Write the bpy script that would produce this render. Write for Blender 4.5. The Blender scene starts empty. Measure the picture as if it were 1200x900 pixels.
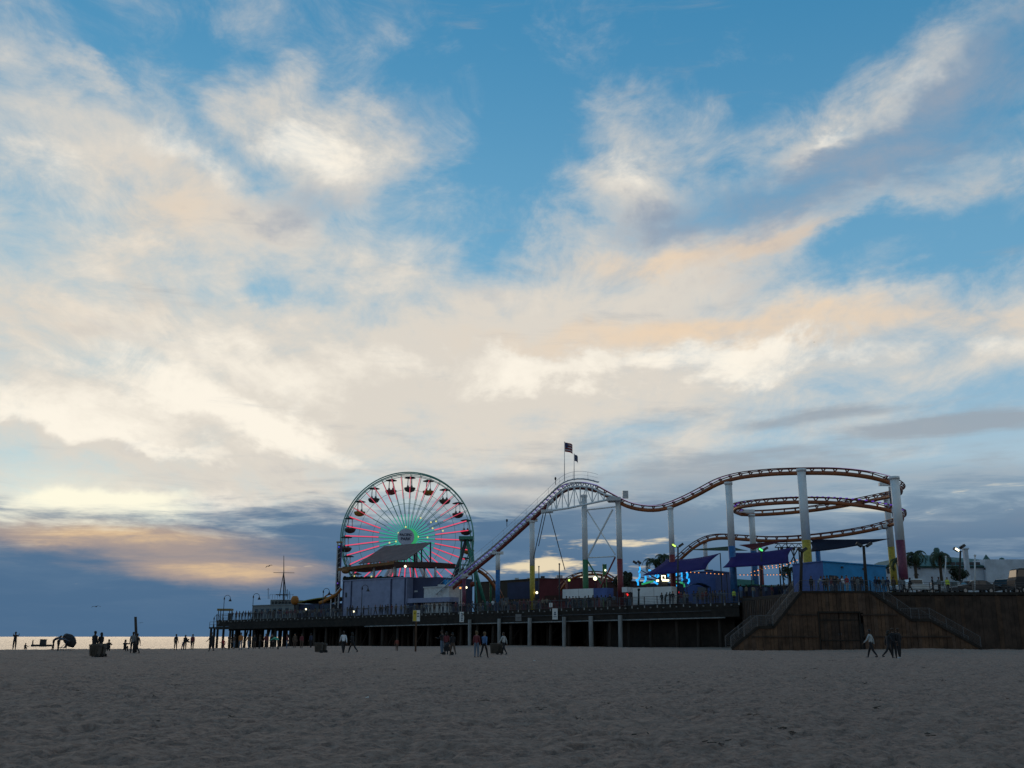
import bpy, math, random
import numpy as np
from mathutils import Vector, Matrix

# ------------------------------------------------------------------ camera, sky, sun, exposure
scene = bpy.context.scene
C = scene.collection
F = 1175.0                      # focal length in photo pixels (1200 x 900)
PITCH = math.atan(296.0 / F)
CAMZ = 1.35
cam_d = bpy.data.cameras.new('camera')
cam = bpy.data.objects.new('camera', cam_d)
C.objects.link(cam)
cam.location = (0, 0, CAMZ)
cam.rotation_euler = (math.pi / 2 + PITCH, 0, 0)
cam_d.sensor_width = 36.0
cam_d.lens = 36.0 * F / 1200.0
cam_d.clip_start = 0.1
cam_d.clip_end = 60000.0
scene.camera = cam
vs = scene.view_settings
vs.view_transform = 'Standard'
vs.look = 'None'
vs.exposure = 0.0
vs.gamma = 1.0
vs.use_curve_mapping = False

def ray(px, py):
    xc = (px - 600.0) / F
    yc = -(py - 450.0) / F
    return Vector((xc, math.cos(PITCH) - yc * math.sin(PITCH), math.sin(PITCH) + yc * math.cos(PITCH)))

def P(px, py, Y):
    d = ray(px, py)
    return Vector((0, 0, CAMZ)) + d * (Y / d.y)

def az_el(px, py):
    d = ray(px, py).normalized()
    return math.atan2(d.x, d.y), math.asin(d.z)

SUN_AZ, SUN_EL = az_el(95, 600)

# ---- tiny node language
class S:
    def __init__(s, t, sock): s.t, s.k = t, sock
    def _m(s, op, *o, clamp=False):
        n = s.t.nodes.new('ShaderNodeMath'); n.operation = op; n.use_clamp = clamp
        for i, v in enumerate((s,) + o):
            if isinstance(v, S): s.t.links.new(v.k, n.inputs[i])
            else: n.inputs[i].default_value = v
        return S(s.t, n.outputs[0])
    def __add__(s, o): return s._m('ADD', o)
    __radd__ = __add__
    def __sub__(s, o): return s._m('SUBTRACT', o)
    def __rsub__(s, o): return (s * -1.0) + o
    def __mul__(s, o): return s._m('MULTIPLY', o)
    __rmul__ = __mul__
    def __truediv__(s, o): return s._m('DIVIDE', o)
    def clamp(s): return s._m('ADD', 0.0, clamp=True)
    def max(s, o): return s._m('MAXIMUM', o)
    def min(s, o): return s._m('MINIMUM', o)
    def sstep(s, a, b, to0=0.0, to1=1.0):
        n = s.t.nodes.new('ShaderNodeMapRange'); n.interpolation_type = 'SMOOTHSTEP'
        s.t.links.new(s.k, n.inputs[0])
        for i, v in enumerate((a, b, to0, to1)): n.inputs[i + 1].default_value = v
        return S(s.t, n.outputs[0])

def combine(t, x, y, z):
    n = t.nodes.new('ShaderNodeCombineXYZ')
    for i, v in enumerate((x, y, z)):
        if isinstance(v, S): t.links.new(v.k, n.inputs[i])
        else: n.inputs[i].default_value = v
    return S(t, n.outputs[0])

def noise(t, vec, scale, detail=6.0, rough=0.55, dist=0.0, out='Fac'):
    n = t.nodes.new('ShaderNodeTexNoise'); n.noise_dimensions = '3D'
    t.links.new(vec.k, n.inputs['Vector'])
    n.inputs['Scale'].default_value = scale; n.inputs['Detail'].default_value = detail
    n.inputs['Roughness'].default_value = rough; n.inputs['Distortion'].default_value = dist
    return S(t, n.outputs[out])

def lin(c):
    return tuple((v / 255 / 12.92 if v / 255 <= .04045 else ((v / 255 + .055) / 1.055) ** 2.4) for v in c)

def cmix(t, fac, a, b, blend='MIX'):
    n = t.nodes.new('ShaderNodeMix'); n.data_type = 'RGBA'; n.blend_type = blend; n.clamp_factor = True
    for sock, v in ((n.inputs[0], fac), (n.inputs[6], a), (n.inputs[7], b)):
        if isinstance(v, S): t.links.new(v.k, sock)
        elif isinstance(v, (int, float)): sock.default_value = v
        else: sock.default_value = (*v[:3], 1)
    return S(t, n.outputs[2])

def build_sky():
    w = bpy.data.worlds.new('World'); scene.world = w; w.use_nodes = True
    t = w.node_tree; t.nodes.clear()
    out = t.nodes.new('ShaderNodeOutputWorld'); bg = t.nodes.new('ShaderNodeBackground')
    t.links.new(bg.outputs[0], out.inputs[0])
    tc = t.nodes.new('ShaderNodeTexCoord')
    d = S(t, tc.outputs['Generated'])
    nz = t.nodes.new('ShaderNodeVectorMath'); nz.operation = 'NORMALIZE'; t.links.new(d.k, nz.inputs[0])
    d = S(t, nz.outputs[0])
    sp = t.nodes.new('ShaderNodeSeparateXYZ'); t.links.new(d.k, sp.inputs[0])
    x, y, z = (S(t, sp.outputs[i]) for i in range(3))
    el = z._m('ARCSINE'); az = x._m('ARCTAN2', y)
    qx = az * el._m('COSINE') * F; qy = el * F          # sky map: degrees along azimuth / elevation, scaled
    # perspective cloud-sheet coordinates (streaks converge on the horizon)
    zz = z.max(0.0) + 0.10
    pxn, pyn = x / zz, y / zz
    rot = math.radians(7)
    su = pxn * math.cos(rot) + pyn * math.sin(rot)
    sv = pyn * math.cos(rot) - pxn * math.sin(rot)
    sheet = combine(t, su * 1.0, sv * 0.36, 0.3)
    iso = combine(t, su, sv * 0.75, 2.0)
    band = combine(t, qx * 0.0016, qy * 0.0085, 0.0)      # flat bands low in the sky
    # domain warp of the map
    w2 = noise(t, combine(t, qx * 0.0042, qy * 0.0062, 5.0), 1.0, 6, 0.62, 0.3, out='Color')
    ws2 = t.nodes.new('ShaderNodeSeparateXYZ'); t.links.new(w2.k, ws2.inputs[0])
    X2 = qx + (S(t, ws2.outputs[0]) - 0.5) * 240
    Y2 = qy + (S(t, ws2.outputs[1]) - 0.5) * 190
    Q = combine(t, X2, Y2, 0.0)
    X3 = qx + (S(t, ws2.outputs[0]) - 0.5) * 60
    Y3 = qy + (S(t, ws2.outputs[1]) - 0.5) * 34
    QB = combine(t, X3, Y3, 0.0)

    def blob(q, px, py, rx, ry, ang=0.0, wgt=1.0):
        a, e = az_el(px, py)
        m = t.nodes.new('ShaderNodeMapping'); m.vector_type = 'TEXTURE'
        t.links.new(q.k, m.inputs[0])
        m.inputs[1].default_value = (a * math.cos(e) * F, e * F, 0)
        m.inputs[2].default_value = (0, 0, math.radians(ang))
        m.inputs[3].default_value = (rx * 1.5, ry * 1.5, 1)
        g = t.nodes.new('ShaderNodeTexGradient'); g.gradient_type = 'SPHERICAL'
        t.links.new(m.outputs[0], g.inputs[0])
        return S(t, g.outputs[1]).sstep(0, 1, 0.0, wgt)
    def field(q, base, blobs):
        f = base
        for b in blobs:
            k = blob(q, *b)
            f = k + f
        return f

    # ---- clear air: Nishita
    sky = t.nodes.new('ShaderNodeTexSky'); sky.sky_type = 'NISHITA'; sky.sun_disc = False
    sky.sun_elevation = SUN_EL; sky.sun_rotation = SUN_AZ
    sky.air_density = 1.0; sky.dust_density = 0.6; sky.ozone_density = 2.2; sky.altitude = 0
    air = cmix(t, 1.0, S(t, sky.outputs[0]), AIR_TINT, 'MULTIPLY')
    air = cmix(t, el.sstep(0.02, 0.62, 0.95, 0.6), air, AIRBLUE_MIX(t, el))
    # sky multiplier away from the sunset
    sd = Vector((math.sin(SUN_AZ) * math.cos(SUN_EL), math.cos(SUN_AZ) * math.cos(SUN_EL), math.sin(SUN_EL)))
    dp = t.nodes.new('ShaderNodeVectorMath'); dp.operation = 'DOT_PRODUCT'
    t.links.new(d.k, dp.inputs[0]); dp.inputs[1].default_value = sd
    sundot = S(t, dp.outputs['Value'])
    east_fill_tint = cmix(t, sundot.sstep(-0.9, 0.70), (.98, .80, .68), (1.0, 1.0, 1.0))   # unseen sky opposite the sunset, tinted warm as added fill for camera-facing sides

    # ---- high cloud sheet
    n1 = noise(t, sheet, 2.3, 7, 0.58, 0.4)
    n2 = noise(t, iso, 2.6, 6, 0.6, 0.6)
    n3 = noise(t, combine(t, qx * 0.0105, qy * 0.0145, 9.0), 1.0, 8, 0.67, 0.45)
    N = (n1 - 0.5) * 1.35 + (n2 - 0.5) * 1.35 + (n3 - 0.5) * 1.65
    dens = field(Q, 0.02, HIGH)
    # same statistics outside the frame
    far = noise(t, iso, 0.55, 2, 0.5)
    dens = dens + far.sstep(0.45, 0.7, 0.1, 0.95) * qx._m('ABSOLUTE').sstep(720, 1100)
    op = (dens + N).sstep(-0.10, 1.35)
    shade = field(Q, 0.0, GREY) + (n2 - 0.5) * 1.1 + (n3 - 0.5) * 0.9
    bright = field(Q, 0.0, WHITE) + (n1 - 0.5) * 1.7 + (n3 - 0.5) * 1.1
    ccol = cmix(t, bright.sstep(0.15, 0.95), CL_MID, CL_WHITE)
    peach = field(Q, 0.0, PEACH) + (n2 - 0.5) * 0.5
    ccol = cmix(t, peach.sstep(0.1, 0.9), ccol, CL_PEACH)
    ccol = cmix(t, shade.sstep(0.15, 0.95), ccol, CL_GREY)
    skyc = cmix(t, op * 0.97, air, ccol)

    # ---- low flat bands and the blue bank on the horizon
    b1 = noise(t, band, 2.6, 6, 0.6, 0.3)
    b2 = noise(t, combine(t, qx * 0.0032, qy * 0.021, 3.0), 2.0, 6, 0.64, 0.4)
    thin = field(QB, 0.0, THIN) + (b1 - 0.5) * 1.5 + (b2 - 0.5) * 1.4
    thin = thin + qx.sstep(700, 1000, 0, 0.25) * qy.sstep(330, 140) * qy.sstep(20, 120)
    skyc = cmix(t, thin.sstep(0.15, 0.95) * 0.85, skyc, CL_MAUVE)
    edge = qy + (b1 - 0.5) * 110 + (b2 - 0.5) * 100
    top = field(QB, 150.0, BANKTOP)
    bank = (top - edge).sstep(-14, 40) * (0.995 - qy.sstep(60, 190) * qx.sstep(-60, 260) * 0.35)
    b3 = noise(t, combine(t, qx * 0.010, qy * 0.062, 7.0), 1.0, 4, 0.6, 0.6)
    gaps = (b3 - 0.5) * 2.6 + field(QB, -0.35, GAPS) + (b1 - 0.5) * 2.2 + (b2 - 0.5) * 3.4 - 0.10
    bcol = cmix(t, (qy + (b1 - 0.5) * 60).sstep(10, 150), BK_LOW, BK_HIGH)
    bcol = cmix(t, (b2 + (b1 - 0.5) * .8).sstep(0.45, 0.72) * qx.sstep(-250, 350, .10, .72) * qy.sstep(0, 90, .3, 1.0), bcol, BK_LIGHT)
    warm = field(QB, -0.2, WARM) + (b1 - 0.5) * 1.1 + (b2 - 0.5) * 0.9
    bcol = cmix(t, warm.sstep(0.1, 0.9) * 0.85, bcol, CL_ORANGE)
    bcol = cmix(t, (warm + (b2 - .5)).sstep(0.72, 1.4) * 0.7, bcol, CL_GOLD)
    bcol = cmix(t, gaps.sstep(0.35, 0.95) * 0.9, bcol, CL_CREAM)
    skyc = cmix(t, bank, skyc, bcol)
    # ---- sun glare behind the cloud edge
    QG = combine(t, qx + (S(t, ws2.outputs[0]) - 0.5) * 150, qy + (S(t, ws2.outputs[1]) - 0.5) * 75, 0.0)
    glare = field(QG, 0.0, GLARE)
    skyc = cmix(t, (glare + (b1 - 0.5) * glare * 1.6 + (b2 - 0.5) * glare * 1.2).sstep(0.0, 0.8) * (1.0 - bank * 0.8), skyc, CL_SUN)
    # whole vault dims slightly and takes the warm fill tint towards the east
    fin = cmix(t, 1.0, skyc, east_fill_tint, 'MULTIPLY')
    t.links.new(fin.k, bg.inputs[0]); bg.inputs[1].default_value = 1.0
    w.cycles.sampling_method = 'MANUAL'; w.cycles.sample_map_resolution = 1024

AIR_TINT = (0.060, 0.125, 0.145)       # the physical sky is very bright: strength of about 0.06
def AIRBLUE_MIX(t, el):
    lo = cmix(t, el.sstep(0.02, 0.34), lin((202, 212, 216)), lin((116, 172, 206)))
    return cmix(t, el.sstep(0.30, 0.66), lo, lin((66, 146, 194)))
CL_MID = lin((222, 214, 202)); CL_WHITE = lin((255, 246, 230)); CL_PEACH = lin((238, 212, 182))
CL_GREY = lin((150, 162, 178)); CL_MAUVE = lin((154, 164, 174)); CL_ORANGE = lin((178, 158, 146)); CL_GOLD = lin((244, 206, 152))
CL_CREAM = lin((240, 222, 186)); CL_SUN = lin((255, 250, 226))
BK_LOW = lin((74, 106, 139)); BK_HIGH = lin((86, 116, 146)); BK_LIGHT = lin((138, 156, 173))
# px, py, rx, ry, rotation, weight (directions taken from where the clouds stand)
HIGH = [(40, 320, 320, 170, -20, .58), (230, 450, 480, 140, -6, .72), (90, 170, 260, 90, -35, .38), (260, 120, 260, 150, 0, .25), (215, 190, 60, 100, 30, .25),
        (380, 155, 84, 54, -8, .72), (285, 108, 44, 26, 0, .4), (350, 72, 26, 24, 0, .35), (455, 145, 50, 38, 0, .35),
        (395, 225, 140, 30, 22, .4), (500, 330, 280, 80, -6, .45), (110, 72, 50, 14, -25, .4), (300, 235, 80, 40, -30, .35),
        (730, 175, 60, 76, 0, .42), (800, 140, 150, 90, 20, .25), (770, 250, 110, 54, 15, .6), (775, 310, 160, 54, 4, .8),
        (930, 275, 140, 36, 22, .6), (1000, 185, 240, 80, 33, .5), (1080, 90, 200, 80, 35, .35), (985, 150, 50, 32, 30, .35),
        (1140, 205, 140, 34, 15, .4), (900, 405, 500, 74, -1, .95), (1080, 350, 240, 30, 5, .25), (560, 420, 240, 70, 5, .55),
        (640, 480, 340, 60, 0, .5), (900, 500, 420, 70, 0, .25), (200, 560, 480, 90, 0, .6), (560, 90, 80, 170, -20, -.4),
        (600, 230, 80, 120, -20, -.35), (850, 50, 150, 60, 0, -.3), (1090, 310, 140, 36, 10, -.4), (310, 345, 100, 26, -12, -.45), (475, 375, 60, 20, 0, -.35)]
GREY = [(395, 232, 140, 32, 22, .38), (770, 258, 110, 40, 18, .8), (1010, 200, 240, 56, 33, .8), (880, 245, 110, 36, 25, .6),
        (330, 225, 80, 60, 0, .25), (1120, 120, 140, 60, 33, .6), (540, 345, 90, 20, 0, .25), (300, 540, 240, 30, 0, .2), (130, 400, 200, 20, -10, .2), (480, 110, 60, 60, 0, .4)]
WHITE = [(385, 160, 60, 30, -8, .75), (980, 150, 34, 18, 30, .7), (1050, 100, 36, 14, 30, .5), (740, 200, 40, 26, 0, .35),
         (70, 478, 180, 26, -12, .62), (270, 482, 200, 28, -12, .66), (380, 512, 110, 22, -20, .5), (120, 505, 150, 10, -6, .4), (700, 432, 380, 28, 0, .6), (60, 330, 240, 90, -20, .3),
         (250, 420, 320, 50, -5, .28), (950, 425, 320, 20, 0, .4), (205, 165, 44, 30, 30, .4), (230, 590, 260, 30, 0, .5), (255, 185, 26, 40, 30, .5), (70, 220, 160, 50, -30, .3)]
PEACH = [(770, 312, 140, 26, 4, .75), (930, 288, 100, 18, 20, .75), (950, 390, 360, 26, 0, .6), (190, 250, 140, 60, 20, .4), (1150, 205, 90, 20, 15, .4), (60, 370, 160, 60, 0, .3), (700, 400, 200, 26, 0, .3)]
THIN = [(300, 550, 420, 60, 0, .15), (1110, 500, 130, 14, 0, 1.1), (960, 490, 110, 9, 3, .6), (780, 550, 240, 40, 0, .6), (1000, 560, 260, 40, 0, .45),
        (590, 562, 90, 12, 0, .5), (560, 588, 70, 10, 0, .6), (800, 500, 300, 26, 0, .25), (1180, 560, 120, 24, 0, .35)]
BANKTOP = [(850, 640, 600, 130, 0, 30.0), (60, 640, 260, 200, 0, -14.0), (480, 640, 160, 100, 0, -10.0)]
GAPS = [(715, 642, 140, 36, 6, .85), (700, 668, 120, 20, 0, .75), (1125, 556, 150, 26, 0, .8), (365, 667, 70, 20, 0, .85), (660, 690, 140, 14, 0, .6), (915, 697, 80, 12, 0, 1.1), (1080, 640, 90, 10, 0, .5), (1160, 600, 110, 16, 0, .6), (980, 600, 90, 12, 0, .5)]
WARM = [(190, 642, 230, 44, -8, .95), (80, 624, 150, 14, 0, .6), (300, 668, 120, 18, 0, .4), (230, 672, 90, 12, 0, .35), (1130, 560, 140, 22, 0, .7)]
GLARE = [(95, 588, 50, 15, 0, 1.0), (62, 602, 62, 9, 0, .7), (130, 598, 56, 11, 4, .8), (85, 588, 130, 40, 0, .34), (160, 582, 40, 8, 10, .4)]
build_sky()

sun_d = bpy.data.lights.new('sun', 'SUN'); sun_d.energy = 0.5; sun_d.angle = math.radians(38); sun_d.color = (1.0, .74, .46)
sun = bpy.data.objects.new('sun', sun_d); C.objects.link(sun)
_sd = Vector((math.sin(SUN_AZ) * math.cos(SUN_EL), math.cos(SUN_AZ) * math.cos(SUN_EL), math.sin(SUN_EL)))
sun.rotation_euler = _sd.to_track_quat('Z', 'Y').to_euler()
sun.location = (-60, 90, 60)

# ------------------------------------------------------------------ helpers
rnd = random.Random(7)
WLOC = {}
def mat(name, col, rough=.75, metal=0.0, var=.25, scale=3.0, bump=.0, spec=.4, emit=None, estr=0.0, alpha=None):
    m = bpy.data.materials.new(name); m.use_nodes = True
    t = m.node_tree; b = t.nodes['Principled BSDF']
    b.inputs['Roughness'].default_value = rough; b.inputs['Metallic'].default_value = metal
    b.inputs['Specular IOR Level'].default_value = spec
    if var > 0:
        tc = t.nodes.new('ShaderNodeTexCoord'); v = S(t, tc.outputs['Object'])
        n = noise(t, v, scale, 5, .65)
        c = cmix(t, n.sstep(.3, .7), tuple(x * (1 - var) for x in col), tuple(min(1, x * (1 + var)) for x in col))
        t.links.new(c.k, b.inputs['Base Color'])
        if bump > 0:
            bn = t.nodes.new('ShaderNodeBump'); bn.inputs['Strength'].default_value = bump; bn.inputs['Distance'].default_value = .03
            t.links.new(noise(t, v, scale * 6, 4, .6).k, bn.inputs['Height']); t.links.new(bn.outputs[0], b.inputs['Normal'])
    else:
        b.inputs['Base Color'].default_value = (*col, 1)
    if emit:
        b.inputs['Emission Color'].default_value = (*emit, 1); b.inputs['Emission Strength'].default_value = estr
    return m
def glow(name, col, strength):
    return mat(name, tuple(x * .5 for x in col), .4, var=0, emit=col, estr=strength)

class MB:
    def __init__(s): s.v = []; s.f = []; s.mi = []
    def add(s, vs, fs, mi=0):
        o = len(s.v); s.v += [tuple(p) for p in vs]; s.f += [tuple(i + o for i in f) for f in fs]; s.mi += [mi] * len(fs); return s
    def hexa(s, b, t, mi=0):
        return s.add(list(b) + list(t), [(3, 2, 1, 0), (4, 5, 6, 7), (0, 1, 5, 4), (1, 2, 6, 5), (2, 3, 7, 6), (3, 0, 4, 7)], mi)
    def box(s, c, sx, sy, sz, rz=0.0, mi=0):
        c = Vector(c); co, si = math.cos(rz), math.sin(rz)
        def q(x, y, z): return c + Vector((x * co - y * si, x * si + y * co, z))
        x, y, z = sx / 2, sy / 2, sz / 2
        return s.hexa([q(-x, -y, -z), q(x, -y, -z), q(x, y, -z), q(-x, y, -z)], [q(-x, -y, z), q(x, -y, z), q(x, y, z), q(-x, y, z)], mi)
    def bar(s, p, q, w, h=None, up=(0, 0, 1), mi=0):
        p, q = Vector(p), Vector(q); h = h or w
        T = (q - p).normalized(); R = T.cross(Vector(up))
        if R.length < 1e-4: R = T.cross(Vector((0, 1, 0)))
        R.normalize(); U = R.cross(T)
        R = R * (w / 2); U = U * (h / 2)
        return s.hexa([p - R - U, p + R - U, p + R + U, p - R + U], [q - R - U, q + R - U, q + R + U, q - R + U], mi)
    def cyl(s, p, q, r0, r1=None, n=10, mi=0):
        return s.tube([p, q], [r0, r0 if r1 is None else r1], n, mi)
    def tube(s, pts, r, n=8, mi=0, closed=False):
        pts = [Vector(p) for p in pts]; m = len(pts)
        if not isinstance(r, (list, tuple)): r = [r] * m
        T = []
        for i in range(m):
            a = pts[(i - 1) % m] if (closed or i > 0) else pts[i]
            b = pts[(i + 1) % m] if (closed or i < m - 1) else pts[i]
            T.append((b - a).normalized())
        ref = Vector((0, 0, 1)) if abs(T[0].z) < .9 else Vector((0, 1, 0))
        R = T[0].cross(ref).normalized(); vs = []
        for i in range(m):
            R = (R - T[i] * R.dot(T[i])).normalized(); U = T[i].cross(R)
            for k in range(n):
                a = 2 * math.pi * k / n
                vs.append(pts[i] + (R * math.cos(a) + U * math.sin(a)) * r[i])
        fs = []
        for i in range(m if closed else m - 1):
            j = (i + 1) % m
            for k in range(n):
                l = (k + 1) % n
                fs.append((i * n + k, i * n + l, j * n + l, j * n + k))
        if not closed:
            fs.append(tuple(range(n - 1, -1, -1))); fs.append(tuple((m - 1) * n + k for k in range(n)))
        return s.add(vs, fs, mi)
    def prism(s, pts, off, mi=0):
        pts = [Vector(p) for p in pts]; off = Vector(off); n = len(pts)
        fs = [tuple(range(n - 1, -1, -1)), tuple(range(n, 2 * n))]
        for i in range(n):
            j = (i + 1) % n; fs.append((i, j, n + j, n + i))
        return s.add(pts + [p + off for p in pts], fs, mi)
    def ball(s, c, rx, ry=None, rz=None, n=10, m=6, mi=0):
        ry = ry or rx; rz = rz or rx; c = Vector(c); vs = []; fs = []
        for i in range(1, m):
            a = math.pi * i / m
            for k in range(n):
                b = 2 * math.pi * k / n
                vs.append(c + Vector((rx * math.sin(a) * math.cos(b), ry * math.sin(a) * math.sin(b), rz * math.cos(a))))
        top = len(vs); vs += [c + Vector((0, 0, rz)), c - Vector((0, 0, rz))]
        for i in range(m - 2):
            for k in range(n):
                l = (k + 1) % n; fs.append((i * n + k, (i + 1) * n + k, (i + 1) * n + l, i * n + l))
        for k in range(n):
            l = (k + 1) % n; fs.append((top, k, l)); fs.append((top + 1, (m - 2) * n + l, (m - 2) * n + k))
        return s.add(vs, fs, mi)
    def lathe(s, c, prof, n=16, mi=0):
        c = Vector(c); vs = []; fs = []
        for r, z in prof:
            for k in range(n):
                a = 2 * math.pi * k / n; vs.append(c + Vector((r * math.cos(a), r * math.sin(a), z)))
        for i in range(len(prof) - 1):
            for k in range(n):
                l = (k + 1) % n; fs.append((i * n + k, i * n + l, (i + 1) * n + l, (i + 1) * n + k))
        fs.append(tuple(range(n - 1, -1, -1))); fs.append(tuple((len(prof) - 1) * n + k for k in range(n)))
        return s.add(vs, fs, mi)
    def mesh(s, name, mats, off=Vector((0, 0, 0)), smooth=False):
        me = bpy.data.meshes.new(name)
        o = Vector(off)
        me.from_pydata([(p[0] - o.x, p[1] - o.y, p[2] - o.z) for p in s.v], [], s.f)
        mats = mats if isinstance(mats, (list, tuple)) else [mats]
        for m in mats: me.materials.append(m)
        if len(mats) > 1: me.polygons.foreach_set('material_index', s.mi)
        if smooth: me.polygons.foreach_set('use_smooth', [True] * len(me.polygons))
        me.update(); return me
    def build(s, name, mats, parent=None, smooth=False, label=None, local=False):
        """world-space vertices; the object's origin is its parent's origin"""
        off = Vector((0, 0, 0))
        if parent is not None and not local: off = WLOC.get(parent.name, Vector((0, 0, 0)))
        me = s.mesh(name, mats, off, smooth)
        o = bpy.data.objects.new(name, me); C.objects.link(o)
        if parent is not None: o.parent = parent; WLOC[o.name] = off
        else: WLOC[o.name] = Vector((0, 0, 0))
        if label: o['label'] = label
        return o
def inst(name, me, parent=None, loc=(0, 0, 0), rot=(0, 0, 0), scale=(1, 1, 1), world=False):
    o = bpy.data.objects.new(name, me); C.objects.link(o)
    l = Vector(loc)
    if parent is not None:
        o.parent = parent
        if world: l = l - WLOC.get(parent.name, Vector((0, 0, 0)))
    o.location = l; o.rotation_euler = rot; o.scale = scale
    WLOC[o.name] = Vector(loc)
    return o
def tag(o, label, cat, group=None, kind=None):
    if label: o['label'] = label
    if cat: o['category'] = cat
    if group: o['group'] = group
    if kind: o['kind'] = kind
    return o
def thing(name, label, cat, loc=(0, 0, 0), group=None, rz=0.0):
    o = bpy.data.objects.new(name, None); C.objects.link(o); o.location = loc; o.empty_display_size = .3
    o.rotation_euler = (0, 0, rz); WLOC[o.name] = Vector(loc)
    return tag(o, label, cat, group)
def copy_tree(o, parent=None):
    c = o.copy(); C.objects.link(c); c.parent = parent
    for ch in list(o.children): copy_tree(ch, c)
    return c
def mound(name, bm_builder, m, label, cat, loc, group=None):
    o = bm_builder.build(name, m); return tag(o, label, cat, group)

# pier frame: front edge runs from A0 seawards along D; N points in from the edge
A0 = Vector((28.8, 130.0, 0)); D = Vector((-.772, .636, 0)); NI = Vector((.636, .772, 0)); PLEN = 112.0
PLAT_Z = 6.05
def edge(s, n=0.0): return A0 + D * s + NI * n
def s_of(p): return (Vector((p[0], p[1], 0)) - A0).dot(D)
def deck_z(x, y):
    s = s_of((x, y))
    return PLAT_Z if s < 0 else 5.55 - 1.2 * s / 118.0
def Yn(px, n): return (153.7 + 1.296 * n) / (1 + .824 * (px - 600) / F)
def on_deck(px, n=None, Y=None):
    Y = Y if Y else Yn(px, n); x = (px - 600) / F * Y * (1 / (ray(px, 700).y)) * 1.0
    p = P(px, 715, Y)
    return Vector((p.x, p.y, deck_z(p.x, p.y)))
def shore(x, y): return -.772 * x + .636 * y
def ss(a, b, v):
    t = np.clip((v - a) / (b - a), 0, 1); return t * t * (3 - 2 * t)
def ground_z(x, y):
    x = np.asarray(x, float); y = np.asarray(y, float)
    s = shore(x, y)
    d = np.maximum(0, s - 106)
    z = -0.09 * d * ss(0, 30, d)
    z = np.maximum(z, -9)
    z = z + .07 * np.sin(x * .21 + y * .05) * ss(25, 60, y) + .05 * np.sin(y * .17 - x * .09)
    return z

# ------------------------------------------------------------------ materials
M = {}
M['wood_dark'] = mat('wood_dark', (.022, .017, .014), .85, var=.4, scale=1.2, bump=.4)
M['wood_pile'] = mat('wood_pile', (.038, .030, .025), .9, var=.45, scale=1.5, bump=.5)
M['concrete'] = mat('concrete', (.25, .25, .25), .85, var=.3, scale=2.0, bump=.2)
for i, c in enumerate([(.088, .050, .031), (.068, .039, .025), (.108, .061, .036), (.050, .032, .024), (.095, .058, .040)]):
    M['plank%d' % i] = mat('plank_stain_%d' % i, c, .85, var=.4, scale=.9, bump=.4)
M['rail'] = mat('rail_steel', (.09, .092, .10), .5, .5, var=.2)
M['rail_light'] = mat('rail_galvanised', (.115, .12, .13), .5, .5, var=.2)
M['black'] = mat('black_paint', (.015, .015, .017), .6, var=.2)
M['dark'] = mat('dark_grey', (.04, .042, .05), .7, var=.3)
M['white'] = mat('white_paint', (.72, .73, .74), .5, var=.08, scale=.8)
M['offwhite'] = mat('offwhite', (.55, .56, .57), .7, var=.15)
M['steel_white'] = mat('column_white', (.74, .76, .78), .45, var=.10, scale=.5)
M['blue_col'] = mat('column_blue', (.03, .13, .33), .5, var=.25)
M['yellow_col'] = mat('column_yellow', (.40, .30, .035), .5, var=.25)
M['green_col'] = mat('column_green', (.045, .16, .07), .5, var=.15)
M['red_col'] = mat('column_red', (.20, .03, .035), .5, var=.25)
M['maroon_col'] = mat('column_maroon', (.15, .035, .07), .5, var=.25)
M['track'] = mat('track_orange', (.31, .088, .024), .45, var=.2, scale=.6)
M['track_rail'] = mat('track_rail', (.17, .042, .022), .4, var=.2)
M['track_dark'] = mat('track_red', (.20, .045, .035), .45, var=.2)
M['lift_grey'] = mat('lift_grey', (.50, .50, .52), .5, .3, var=.15)
M['green_steel'] = mat('green_steel', (.045, .20, .15), .45, var=.15)
M['rim_green'] = mat('rim_green', (.13, .38, .31), .45, var=.12)
M['glass'] = mat('dark_glass', (.02, .025, .03), .08, var=0, spec=.7)
M['tyre'] = mat('tyre', (.02, .02, .02), .85, var=.2)
M['chrome'] = mat('wheel_metal', (.5, .5, .5), .3, .9, var=.1)

# ------------------------------------------------------------------ sand and sea
def vnoise(x, y, seed):
    xi = np.floor(x).astype(np.int64); yi = np.floor(y).astype(np.int64); fx = x - xi; fy = y - yi
    fx = fx * fx * (3 - 2 * fx); fy = fy * fy * (3 - 2 * fy)
    def h(a, b):
        n = (a * 374761393 + b * 668265263 + seed * 974634617) & 0x7fffffff
        n = ((n ^ (n >> 13)) * 1274126177) & 0x7fffffff
        return ((n ^ (n >> 16)) & 0xffff) / 65535.0
    return (h(xi, yi) * (1 - fx) + h(xi + 1, yi) * fx) * (1 - fy) + (h(xi, yi + 1) * (1 - fx) + h(xi + 1, yi + 1) * fx) * fy

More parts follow.
